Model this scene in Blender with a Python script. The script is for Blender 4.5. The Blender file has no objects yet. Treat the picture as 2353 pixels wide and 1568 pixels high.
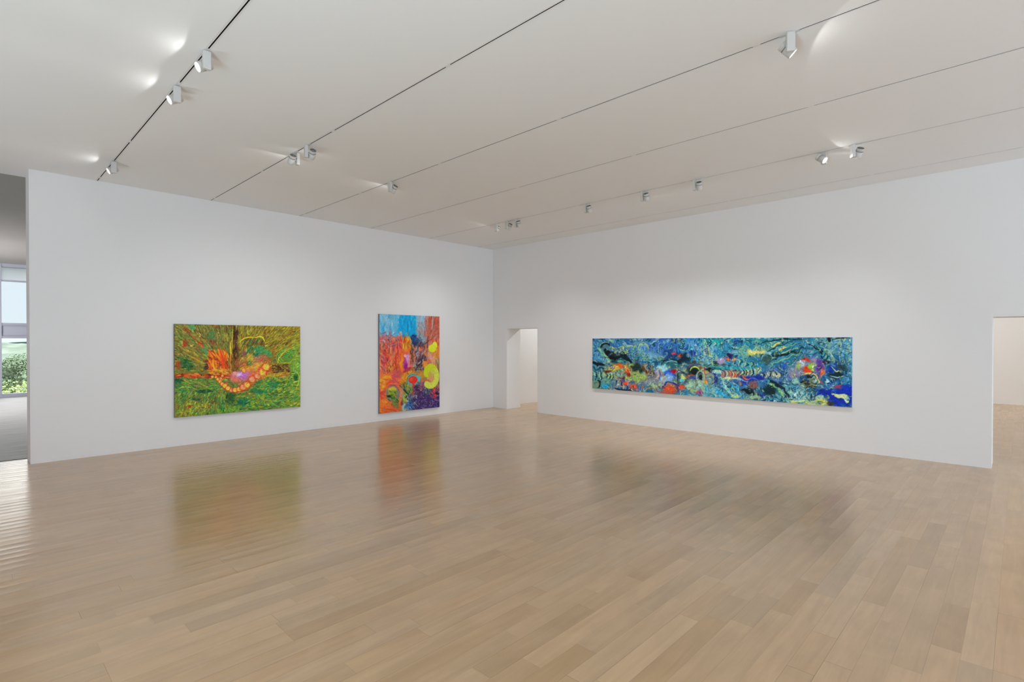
import numpy as np, math
# ---------------------------------------------------------------- brush painter (numpy)
class Canvas:
    def __init__(s, w, h, k, seed):
        s.k=k; s.W=int(w/k); s.H=int(h/k); s.rng=np.random.default_rng(seed)
        s.a=np.zeros((s.H,s.W,3)); s.Y,s.X=np.mgrid[0:s.H,0:s.W]*k*1.0
        s.n1=s.noise(90); s.n2=s.noise(90); s.f1=s.noise(22); s.f2=s.noise(22); s.g=s.noise(8); s.g2=s.noise(14)
    def noise(s, cell):
        gh=int(s.H*s.k/cell)+3; gw=int(s.W*s.k/cell)+3
        g=s.rng.random((gh,gw))*2-1
        y=s.Y/cell; x=s.X/cell; iy=y.astype(int); ix=x.astype(int); fy=y-iy; fx=x-ix
        fy=fy*fy*(3-2*fy); fx=fx*fx*(3-2*fx)
        return (g[iy,ix]*(1-fx)+g[iy,ix+1]*fx)*(1-fy)+(g[iy+1,ix]*(1-fx)+g[iy+1,ix+1]*fx)*fy
    def fill(s, c): s.a[:]=np.array(c)
    def blob(s, x, y, rx, ry, col, ang=0, soft=.4, a=1, warp=.25):
        m=max(rx,ry)*1.7
        x0,x1=[int(np.clip(v/s.k,0,s.W)) for v in (x-m,x+m)]; y0,y1=[int(np.clip(v/s.k,0,s.H)) for v in (y-m,y+m)]
        if x1<=x0 or y1<=y0: return
        sl=(slice(y0,y1),slice(x0,x1)); c,n=math.cos(math.radians(ang)),math.sin(math.radians(ang))
        dx=s.X[sl]-x; dy=s.Y[sl]-y
        u=(dx*c+dy*n)/rx; v=(-dx*n+dy*c)/ry
        d=np.sqrt(u*u+v*v)+warp*(.6*s.f1[sl]+.4*s.g2[sl])
        al=np.clip((1+soft/2-d)/soft,0,1)*a
        s.a[sl]=s.a[sl]*(1-al[...,None])+np.array(col)*al[...,None]
    def ring(s, x, y, r, col, w, a=1, a0=0, a1=360, ry=None):
        ry=ry or r; t=np.radians(np.linspace(a0,a1,max(8,int(abs(a1-a0)/14))))
        s.stroke(x+r*np.cos(t), y+ry*np.sin(t), w, col, a, taper=(a1-a0)<350)
    def stroke(s, xs, ys, w, col, a=1, taper=True, soft=1.2):
        xs=np.asarray(xs,float)/s.k; ys=np.asarray(ys,float)/s.k; w=w/s.k
        m=w+2; x0=max(0,int(xs.min()-m)); x1=min(s.W,int(xs.max()+m)+1); y0=max(0,int(ys.min()-m)); y1=min(s.H,int(ys.max()+m)+1)
        if x1<=x0 or y1<=y0: return
        gy,gx=np.mgrid[y0:y1,x0:x1]; best=np.full(gx.shape,9.); n=len(xs)-1
        for i in range(n):
            ax,ay,bx,by=xs[i],ys[i],xs[i+1],ys[i+1]; L=(bx-ax)**2+(by-ay)**2+1e-6
            t=np.clip(((gx-ax)*(bx-ax)+(gy-ay)*(by-ay))/L,0,1)
            d=np.hypot(gx-ax-t*(bx-ax),gy-ay-t*(by-ay))
            ww=w*.5
            if taper: q=(i+t)/n; ww=w*.5*(.25+.75*np.sin(np.pi*np.clip(q,0.02,.98))**.7)
            best=np.minimum(best,(d-ww)/soft)
        al=np.clip(.5-best,0,1)*a
        s.a[y0:y1,x0:x1]=s.a[y0:y1,x0:x1]*(1-al[...,None])+np.array(col)*al[...,None]
    def fan(s, n, region, dirf, pal, L, w, curve=.25, a=.85, jit=14):
        R=s.rng; cnt=0
        while cnt<n:
            x=R.uniform(region[0],region[2]); y=R.uniform(region[1],region[3]); cnt+=1
            th=dirf(x,y)+R.normal(0,.12); l=L*R.uniform(.4,1.4); c=R.normal(0,curve)
            t=np.linspace(-.5,.5,5); px=x+l*t*math.cos(th)-c*l*(t*t)*math.sin(th); py=y+l*t*math.sin(th)+c*l*(t*t)*math.cos(th)
            col=np.array(pal[R.integers(len(pal))])+R.normal(0,jit)
            s.stroke(px,py,w*R.uniform(.5,1.5),col,a*R.uniform(.5,1))
    def repaint(s, n, region, dirf, L, w, jit, curve=.6, a=.9):
        R=s.rng; src=s.a.copy()
        for _ in range(n):
            x=R.uniform(region[0],region[2]); y=R.uniform(region[1],region[3])
            qx=min(s.W-1,max(0,int((x+R.normal(0,L*.35))/s.k))); qy=min(s.H-1,max(0,int((y+R.normal(0,L*.35))/s.k)))
            b=R.normal(0,1); col=src[qy,qx]*(1+.012*jit*b)+R.normal(0,jit*.5,3)
            th=dirf(x,y)+R.normal(0,.3); l=L*R.uniform(.4,1.4); c=R.normal(0,curve); t=np.linspace(-.5,.5,5)
            s.stroke(x+l*t*math.cos(th)-c*l*t*t*math.sin(th),y+l*t*math.sin(th)+c*l*t*t*math.cos(th),w*R.uniform(.5,1.5),col,a*R.uniform(.5,1))
    def swirl(s, n, region, r0, r1, k):
        # turn small discs of paint about their centres, like a wet brush
        R=s.rng; sx=s.X.copy(); sy=s.Y.copy()
        for _ in range(n):
            x=R.uniform(region[0],region[2]); y=R.uniform(region[1],region[3]); r=R.uniform(r0,r1)
            x0,x1=[int(np.clip(v/s.k,0,s.W)) for v in (x-r,x+r)]; y0,y1=[int(np.clip(v/s.k,0,s.H)) for v in (y-r,y+r)]
            sl=(slice(y0,y1),slice(x0,x1)); dx=sx[sl]-x; dy=sy[sl]-y; d=np.hypot(dx,dy)/r
            an=R.choice([-1,1])*k*R.uniform(.5,1.3)*np.clip(1-d,0,1)**1.3; ca,sa=np.cos(an),np.sin(an)
            sx[sl]=x+dx*ca-dy*sa; sy[sl]=y+dx*sa+dy*ca
        X=np.clip(sx/s.k,0,s.W-1.01); Y=np.clip(sy/s.k,0,s.H-1.01); ix=X.astype(int); iy=Y.astype(int); fx=(X-ix)[...,None]; fy=(Y-iy)[...,None]; a=s.a
        s.a=(a[iy,ix]*(1-fx)+a[iy,ix+1]*fx)*(1-fy)+(a[iy+1,ix]*(1-fx)+a[iy+1,ix+1]*fx)*fy
    def grain(s, amt):
        f=s.rng.normal(0,1,(s.H,s.W,1))*amt*.6; b=(s.g[...,None]*amt*1.1)
        s.a=np.clip(s.a+f+b,3,250)

def paint_green():
    c=Canvas(1990,1568,3.4,7); R=c.rng; C=(920,870)
    c.fill((112,112,45))
    rad=lambda x,y: math.atan2(y-C[1],x-C[0])
    # broad colour areas
    for b in [(400,350,330,230,(118,104,46)),(250,300,140,120,(110,120,50)),(1500,330,420,190,(128,122,38)),(1700,250,260,140,(132,128,42)),(1180,250,220,130,(104,98,34)),
              (450,1050,430,160,(78,128,58)),(1500,1050,420,160,(70,130,58)),(900,1300,500,150,(90,138,50)),(300,1280,230,130,(120,128,42)),(1700,1200,220,140,(98,112,48)),(1820,700,90,330,(106,158,58)),(560,1250,170,90,(110,90,45))]:
        c.blob(*b,soft=.9,warp=.6)
    olive=[(150,140,40),(168,156,44),(92,80,34),(118,104,36),(176,168,52),(84,66,30),(136,70,34)]
    lft=[(120,70,34),(90,120,60),(150,140,50),(66,100,52),(160,80,36),(176,160,50),(60,76,40),(126,140,62)]
    grn=[(44,110,62),(24,92,70),(120,158,50),(158,172,52),(64,140,60),(30,74,46),(120,70,40),(176,178,60),(20,120,84),(150,80,40)]
    c.fan(1500,(940,170,1880,620),rad,olive,95,7,.08)
    c.fan(1500,(110,140,940,800),rad,lft,75,8,.12)
    def low(x,y):
        if y<1090: return math.radians(-6+14*math.sin(x/260))
        return math.atan2(y-1010,x-870)*.8 if x<900 else math.radians(20*math.sin(x/170.)-12)
    c.fan(2300,(110,880,1880,1470),low,grn,62,9,.5)
    c.fan(500,(1250,880,1880,1300),lambda x,y:math.radians(-15+30*math.sin(y/90)),[(50,140,60),(140,170,50),(30,110,80),(170,175,50)],60,11,.6)
    c.fan(300,(1760,420,1870,1150),lambda x,y:1.5,[(100,170,60),(140,180,60),(60,150,80),(160,160,50),(150,110,50)],60,9,.2)
    c.fan(260,(150,850,880,1010),lambda x,y:.1,[(110,140,50),(150,160,60),(60,120,60),(130,80,40)],50,8,.4)
    c.fan(900,(110,900,1880,1470),low,[(150,176,50),(176,190,60),(96,170,66),(30,130,84),(190,186,56)],44,6,.5,.9)
    c.fan(350,(1000,170,1880,560),rad,[(176,168,48),(190,180,56)],80,5,.08,.9)
    c.fan(350,(110,160,860,720),rad,[(150,170,66),(186,170,50),(100,150,84)],50,5,.1,.9)
    # teal and dark spots
    for b in [(380,200,50,34,(80,150,95),50),(1290,520,95,55,(42,140,95),-20),(1150,520,22,80,(26,110,84),35),(1420,560,60,40,(50,150,95),0),(1250,585,44,24,(14,96,84),0),(640,330,60,90,(76,118,68),0),(560,520,90,40,(70,140,84),45),
              (1070,1235,90,55,(16,104,76),0),(300,700,110,60,(34,92,48),45),(180,930,55,60,(16,84,62),0),(520,1080,130,18,(26,70,50),-4),(1300,1090,110,30,(30,110,76),0),(1800,900,40,60,(22,88,52),0),(1680,570,90,75,(66,150,62),0),(420,1190,90,20,(30,66,60),5),(900,1170,70,90,(40,80,40),0),(1480,990,80,36,(40,120,70),0)]:
        c.blob(*b[:5],ang=b[5],soft=.7,a=.85,warp=.7)
    for b in [(275,430,32,50,(166,50,26),0),(500,440,55,16,(206,78,26),40),(300,240,60,26,(150,70,34),30),(650,400,50,30,(130,62,36),20),(190,720,26,60,(162,52,30),0),(320,1300,60,16,(150,50,24),-25),(1380,250,50,12,(140,74,30),-50),(1490,520,12,50,(190,74,30),30),(700,190,50,16,(140,66,34),20)]:
        c.blob(*b[:5],ang=b[5],soft=.8,a=.85,warp=.8)
    c.repaint(2600,(110,140,1880,1480),lambda x,y: rad(x,y) if y<880 else low(x,y),46,9,26,.3)
    # dark brown trunk and yellow ribs over it
    c.fan(90,(935,180,1010,640),lambda x,y:1.57,[(60,42,22),(84,52,26),(46,34,20),(96,60,30)],110,16,.05,.9)
    c.fan(120,(880,560,990,850),lambda x,y:1.5,[(84,34,20),(120,48,24),(70,46,26),(150,120,40)],60,10,.2,.9)
    c.fan(70,(560,640,660,800),rad,[(84,44,26),(60,40,26),(110,56,30)],70,22,.2,.9)
    for l in [((936,930,925,938),(190,300,420,500),13,(206,190,40)),((905,902,908,895),(390,460,560,640),20,(214,190,40)),((848,856,870),(280,340,400),12,(190,182,56)),((905,900,905),(560,650,760),20,(226,120,34)),((800,812,830),(190,290,420),7,(150,150,60)),((520,600,690),(560,610,700),20,(150,165,60)),((640,680,708,700),(500,520,590,680),22,(176,186,56)),((590,630,650),(560,640,700),16,(96,150,80)),((340,430,520,560),(590,640,690,700),24,(160,170,54)),((360,440,520),(600,650,700),10,(200,90,30))]:
        c.stroke(l[0],l[1],l[2],l[3],.92)
    # flames
    c.fan(260,(600,520,870,830),lambda x,y: rad(x,y) if y<700 else 1.5,[(226,100,26),(214,66,20),(236,160,34),(232,130,30),(190,50,22),(120,52,26)],80,17,.3,.95)
    for l in [((745,760,800,830),(510,580,680,790),38,(228,90,26)),((585,640,680,720),(620,700,760,820),26,(232,140,34)),((780,800,820),(560,640,740),34,(214,62,22)),((660,665,690),(640,720,800),20,(236,176,40)),((740,742,760),(500,545,590),18,(236,150,40))]:
        c.stroke(l[0],l[1],l[2],l[3],.9)
    # red horizontal band
    c.fan(150,(130,835,930,895),lambda x,y:.03,[(150,40,22),(196,74,28),(176,52,24),(226,110,40),(90,36,22)],70,14,.2,.9)
    c.fan(120,(600,770,920,850),lambda x,y:.3,[(226,150,40),(200,150,50),(170,90,36),(210,186,60)],46,10,.4,.9)
    # brown lattice at right, olive to orange
    c.fan(160,(1440,700,1710,830),lambda x,y:.5*math.sin(x/12.),[(74,40,22),(96,54,28),(150,96,40),(176,140,60),(56,32,20)],34,12,.6,.95)
    c.fan(120,(1400,820,1720,890),lambda x,y:-.15,[(200,150,40),(170,130,50),(214,110,40),(150,150,50)],50,10,.4)
    # arch
    c.fan(60,(1050,360,1370,450),lambda x,y:-1.1,[(104,62,34),(130,80,44),(60,60,34),(50,110,60)],70,14,.1,.9)
    c.stroke([1020,1090,1160,1240],[410,350,335,340],17,(206,192,40)); c.stroke([1240,1300,1350,1375],[345,325,340,410],19,(206,200,44)); c.stroke([1130,1165],[270,310],8,(200,190,40))
    # magenta shade and orange right wing
    for b in [(1090,560,26,50,(120,64,88),30),(1280,640,120,50,(176,110,96),-20),(1060,700,90,70,(150,86,50),0),(1250,760,170,60,(232,164,44),-10),(1300,850,140,60,(228,112,48),-10),(1150,830,110,60,(226,128,62),0),(1170,620,48,60,(206,170,66),0),(1165,690,40,40,(60,120,70),0),(1380,660,60,60,(190,90,56),-40)]:
        c.blob(*b[:5],ang=b[5],soft=.7,a=.85,warp=.5)
    c.fan(110,(1040,620,1420,850),lambda x,y:rad(x,y),[(236,170,40),(226,90,36),(190,90,110),(214,190,60),(176,120,110),(90,130,60)],80,9,.1,.85)
    c.fan(60,(960,900,1240,1000),lambda x,y:-.1,[(214,120,60),(150,110,70),(196,100,90),(110,110,50)],70,14,.3,.6)
    c.blob(1040,872,150,66,(206,104,124),-8,.9,.95,.3); c.blob(1060,855,90,52,(184,116,178),-10,.8,.95,.2); c.blob(1020,850,40,26,(222,196,232),-20,.9,.9,.3); c.blob(960,836,30,26,(226,150,150),0,.8,.9,.4); c.blob(980,920,60,28,(220,112,84),0,.9,.8,.3); c.blob(1090,880,50,50,(176,106,190),0,1,.6,.2)
    c.stroke([1130,1220,1300],[800,806,800],7,(196,130,40)); c.stroke([1200,1260,1330],[740,690,640],8,(226,96,40))
    # chain of round cells
    for x,y,r in [(700,885,14),(768,905,16),(728,914,18),(758,944,20),(790,980,22),(826,1006,28),(868,1039,27),(912,1067,20),(965,1062,27),(1018,1051,27),(1074,1024,34),(1130,990,36),(1200,915,38),(1275,871,35),(1343,818,45),(1393,745,42),(1085,790,22),(790,868,14),(655,880,16)]:
        c.blob(x,y,r*1.55,r*1.5,(206,70,34),0,.5,.85,.3); c.blob(x,y,r*1.08,r*1.05,(236,150,90),0,.2,1,.06)
        c.blob(x,y,r*.85,r*.85,(242,200,62) if int(x)%3 else (236,160,120),0,.4,1,.25)
        for _ in range(3): c.stroke(x+R.uniform(-.5,.5,3)*r,y+R.uniform(-.5,.5,3)*r,4,(226,130,90),.7)
    c.repaint(500,(900,560,1450,1060),lambda x,y: rad(x,y),34,7,20,.4,.7)
    # eye spiral at right
    for i,r in enumerate(range(30,120,11)): c.ring(1650,620,r,[(96,176,64),(34,104,60),(156,190,66)][i%3],8,.85,R.integers(0,160),R.integers(220,380),ry=r*.8)
    c.stroke([1552,1565,1620,1700],[695,630,560,500],11,(220,200,50)); c.stroke([1700,1770,1840],[500,475,430],9,(176,190,60)); c.stroke([1560,1640,1720,1770],[690,696,690,630],8,(180,190,60)); c.stroke([1690,1640,1600],[510,560,610],10,(206,90,40))
    c.stroke([1820,1850,1840,1805],[820,880,960,1060],10,(200,206,60)); c.stroke([1760,1800,1830],[960,950,940],20,(190,200,56)); c.stroke([1760,1850],[1010,1030],8,(60,100,50))
    # fine yellow speckle patches
    for _ in range(1500):
        x=R.uniform(120,1880); y=R.uniform(150,1450); c.stroke([x,x+R.uniform(-9,9)],[y,y+R.uniform(-9,9)],5,[(196,190,60),(60,70,36),(170,90,40),(140,160,60)][R.integers(4)],.6,False)
    for x0,y0,n in [(500,1290,110),(300,1350,60),(1450,870,100),(1400,700,60),(1180,640,60)]:
        for _ in range(n):
            x=x0+R.normal(0,70); y=y0+R.normal(0,24); c.stroke([x,x+R.uniform(-12,12)],[y,y+R.uniform(-10,10)],7,[(206,196,60),(120,140,40)][R.integers(2)],.8,False)
    c.grain(13); return c,[(128,148),(1868,185),(1868,1298),(130,1448)]

def paint_red():
    c=Canvas(1045,1568,3.2,11); R=c.rng
    c.fill((196,110,84))
    B=lambda *b,ang=0,soft=.6,a=1,warp=.45: c.blob(*b,ang=ang,soft=soft,a=a,warp=warp)
    # upper sky
    B(330,260,420,330,(106,178,212),soft=.3); B(230,260,120,120,(146,190,212)); B(170,330,50,80,(70,170,214)); B(330,400,120,110,(60,160,206))
    c.fan(260,(130,125,420,480),lambda x,y:1.57,[(120,184,214),(88,176,214),(150,196,214),(70,164,208)],70,18,.1,.6)
    B(505,330,118,270,(0,156,212),soft=.35,warp=.35); c.fan(160,(400,140,620,520),lambda x,y:1.57,[(0,150,206),(10,170,220),(30,160,214),(0,136,196),(70,186,220)],90,14,.05,.75)
    B(700,220,80,120,(140,182,204)); B(700,400,70,120,(136,160,166)); c.fan(80,(630,150,770,520),lambda x,y:1.5,[(150,186,204),(120,176,206),(170,150,150),(160,120,110)],60,9,.2,.7)
    B(410,440,22,70,(150,200,214),warp=.8)
    # brick red fan
    B(870,320,110,210,(184,96,74),soft=.3); c.fan(220,(740,160,930,520),lambda x,y:math.atan2(y-560,x-770),[(176,86,66),(196,110,86),(206,96,78),(160,90,80),(180,140,130)],90,12,.05,.8)
    c.fan(60,(640,240,760,440),lambda x,y:math.atan2(y-560,x-770),[(160,84,80),(140,110,120),(176,130,120)],50,8,.2,.7)
    c.stroke([795,800],[165,280],26,(186,84,66),.9); c.stroke([835,830],[160,330],16,(168,170,176),.7); c.stroke([880,860],[165,300],20,(190,80,60),.9)
    # left red mass
    B(270,760,260,330,(212,78,62),soft=.35); B(200,500,110,90,(178,110,118)); B(360,550,90,80,(220,110,92)); B(180,720,44,80,(222,120,120)); B(170,880,60,90,(226,120,112)); B(420,650,90,200,(228,78,50)); B(220,630,40,120,(206,34,38)); B(150,600,30,90,(150,90,110)); B(300,640,34,110,(214,120,84))
    c.fan(520,(130,450,420,980),lambda x,y:1.45+.3*math.sin(x/40),[(214,50,46),(230,110,90),(186,40,50),(240,170,120),(150,90,110),(232,130,50),(90,60,90),(226,76,70),(206,150,60)],75,11,.35,.8)
    c.fan(60,(150,390,400,560),lambda x,y:.8*math.sin(x/30),[(90,80,120),(214,170,170),(170,90,100),(120,140,170)],60,7,1.2,.8)
    c.fan(70,(240,760,360,960),lambda x,y:1.6,[(230,180,60),(200,120,50),(120,90,50),(236,140,60)],50,11,.3,.85)
    # yellow flames
    B(490,580,50,150,(232,140,40)); B(520,520,36,70,(226,180,44)); c.fan(140,(430,440,600,780),lambda x,y:1.45,[(236,180,30),(226,120,40),(240,200,60),(200,80,40),(160,110,50)],100,12,.12,.85)
    # magenta oval
    B(455,760,75,150,(226,96,50),ang=8,warp=.15); c.ring(400,760,60,(206,50,40),16,.9,100,260,ry=150); B(430,780,26,100,(232,150,40),warp=.3); B(490,770,44,110,(186,60,150),ang=8,warp=.25); B(505,720,26,60,(206,150,186)); B(480,830,20,50,(150,30,130)); B(475,684,19,19,(244,170,170),soft=.3,warp=.1); B(520,800,16,60,(214,130,130)); c.ring(480,760,64,(232,120,80),9,.9,250,420,ry=140)
    # navy peak and dark centre
    B(590,460,44,56,(24,66,140),warp=.6); B(610,520,40,60,(26,50,90)); B(640,480,50,40,(60,110,160),a=.7); B(660,700,80,200,(70,54,76)); B(640,650,30,60,(164,146,170)); B(690,830,60,90,(60,54,70)); B(590,720,22,110,(226,130,70)); B(560,660,16,110,(120,50,44))
    c.fan(300,(540,560,780,930),lambda x,y:1.75,[(60,44,60),(150,140,170),(90,70,90),(226,120,70),(40,60,90),(180,170,180),(110,60,60),(214,160,90)],60,9,.5,.8)
    B(662,590,14,22,(240,130,90)); B(695,595,14,30,(236,110,70),ang=20)
    c.fan(90,(590,800,720,930),lambda x,y:R.uniform(0,3.1),[(30,30,40),(120,130,130),(180,120,90),(50,50,60),(150,160,170)],36,8,1,.9)
    c.stroke([545,570,600,672],[470,415,425,500],9,(22,40,70)); c.stroke([850,770,720,690],[445,495,540,590],12,(80,60,60)); c.stroke([768,762,770],[420,560,700],8,(80,60,60)); c.stroke([745,740,750],[560,640,720],14,(230,120,60))
    c.swirl(60,(140,420,780,960),30,80,.7)
    # right warm field
    B(850,680,80,130,(206,150,110)); B(820,720,50,50,(226,160,150)); B(880,640,50,90,(220,140,50)); B(900,760,40,60,(180,130,90)); B(880,500,50,40,(206,84,50)); c.ring(845,560,82,(206,90,60),12,.8,200,380,ry=90)
    c.fan(120,(770,480,925,800),lambda x,y:1.5,[(214,140,60),(200,120,90),(180,150,150),(226,170,110)],70,12,.2,.5)
    B(785,760,28,34,(206,110,90)); B(740,800,40,50,(226,140,60))
    # ochre knot
    B(700,940,90,60,(196,140,56)); B(480,960,130,60,(212,146,40),ang=-35,warp=.3); B(350,940,70,70,(200,90,90)); B(500,870,60,20,(180,60,70),ang=-30)
    for i in range(90):
        t=R.uniform(0,1); x=400+190*t+R.normal(0,16); y=1040-170*t+R.normal(0,20); c.ring(x,y,R.uniform(8,18),[(236,190,60),(150,80,30),(226,160,40),(200,120,40)][i%4],5,.85,R.uniform(0,90),R.uniform(160,330))
    # big crescent
    c.fan(60,(880,760,925,1150),lambda x,y:1.5,[(110,130,70),(60,100,90),(150,140,60)],60,10,.1,.7)
    # lower left
    B(230,1200,220,280,(232,112,44),soft=.35); B(220,1010,110,60,(238,160,36)); B(290,1040,90,60,(224,84,60)); B(160,1160,50,90,(214,74,64)); B(170,1060,40,70,(240,180,50)); B(340,1000,50,80,(206,80,100)); B(200,1290,30,30,(240,160,50)); B(150,1400,50,60,(222,130,50)); B(300,1380,130,70,(206,96,54)); c.ring(230,1020,70,(240,170,60),12,.8,180,350)
    c.fan(140,(130,980,400,1440),lambda x,y:.2,[(236,130,50),(214,80,60),(240,160,60),(206,90,60)],90,14,.5,.5)
    B(305,1180,92,108,(124,118,122),warp=.15,soft=.2); B(300,1120,60,26,(206,190,60)); B(296,1195,66,56,(140,162,50),warp=.5); B(270,1215,46,16,(20,50,36)); B(340,1290,40,80,(110,130,70),ang=-20); B(310,1230,30,14,(30,90,50)); c.fan(60,(250,1140,380,1330),lambda x,y:.8,[(160,180,50),(30,60,40),(70,140,80),(206,120,60)],36,9,.6,.85)
    c.ring(300,1180,96,(150,80,80),10,.8,250,380,ry=110)
    # green middle
    B(500,1120,70,70,(112,152,74)); B(470,1230,50,60,(160,190,40)); B(450,1090,40,50,(90,110,60)); c.fan(90,(420,1070,570,1290),lambda x,y:1.2,[(60,120,70),(190,200,60),(90,190,170),(50,70,50),(230,150,60)],42,10,.5,.85); c.stroke([395,440,500,565],[1070,1120,1180,1225],15,(24,34,48)); B(420,1180,24,90,(196,140,110)); B(455,1360,30,60,(140,190,180),soft=.4,warp=.2); B(425,1310,16,30,(120,70,60))
    # balloon
    # violet lower right
    B(740,1290,230,170,(62,48,104),soft=.4); B(880,1310,70,80,(36,38,110)); B(620,1100,50,100,(74,50,84)); B(760,1130,60,50,(60,120,110)); B(700,1100,30,60,(150,100,110)); B(540,1340,60,70,(40,80,140))
    c.fan(520,(570,1040,925,1390),lambda x,y:R.uniform(0,3.1),[(50,40,100),(90,60,110),(30,30,60),(180,110,140),(60,60,140),(200,150,170),(40,50,90),(120,60,80)],38,8,.8,.75)
    c.fan(110,(480,1200,620,1410),lambda x,y:R.uniform(0,3.1),[(20,30,70),(160,200,210),(40,110,160),(90,150,180),(240,240,240)],30,7,1,.8)
    B(840,1150,30,40,(220,80,84)); B(865,1210,24,24,(206,60,80)); B(890,1180,30,16,(30,30,70)); c.fan(40,(800,1100,900,1240),lambda x,y:1.2,[(226,90,80),(150,40,70),(60,40,90)],36,9,.5,.8)
    c.stroke([570,575,570],[1090,1180,1260],8,(190,110,90))
    c.repaint(2000,(120,120,935,1450),lambda x,y:1.4+.6*math.sin(x/60)*math.sin(y/80),18,5,18,.9,.5)
    B(828,588,48,52,(216,220,44),ang=-30,soft=.12,warp=.1); B(862,545,32,46,(220,228,66),ang=0,soft=.12,warp=.08); B(845,575,30,36,(214,222,52),soft=.2,warp=.1)
    c.ring(800,950,104,(30,90,84),12,.9,-95,150,ry=158)
    for i in range(46):
        t=math.radians(-92+215*i/45); px=800+82*math.cos(t); py=950+122*math.sin(t)+ (0 if math.sin(t)<.2 else 6); c.blob(px,py,36,40,(206,216,84) if i>12 else (196,212,40),0,.15,1,.03)
    B(770,900,56,92,(192,210,36),soft=.25,warp=.06); B(812,960,40,70,(206,160,96),soft=.5,warp=.25); B(836,900,26,40,(196,200,90),soft=.5,warp=.2); B(730,985,40,18,(170,120,80),ang=-20); c.stroke([800,850,895],[935,925,900],4,(150,160,60),.6)
    c.ring(800,950,88,(226,232,120),6,.6,0,110,ry=132)
    B(572,1000,76,80,(96,176,172),soft=.4,warp=.2); B(645,985,30,40,(90,190,196)); c.ring(575,1010,80,(40,80,80),8,.7,150,300); B(572,1000,60,50,(222,50,40),soft=.12,warp=.06); c.stroke([572,578,582],[1030,1060,1085],30,(216,60,44)); B(550,990,20,26,(236,90,70),soft=.9)
    c.grain(9); return c,[(128,126),(928,162),(925,1366),(127,1450)]

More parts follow.
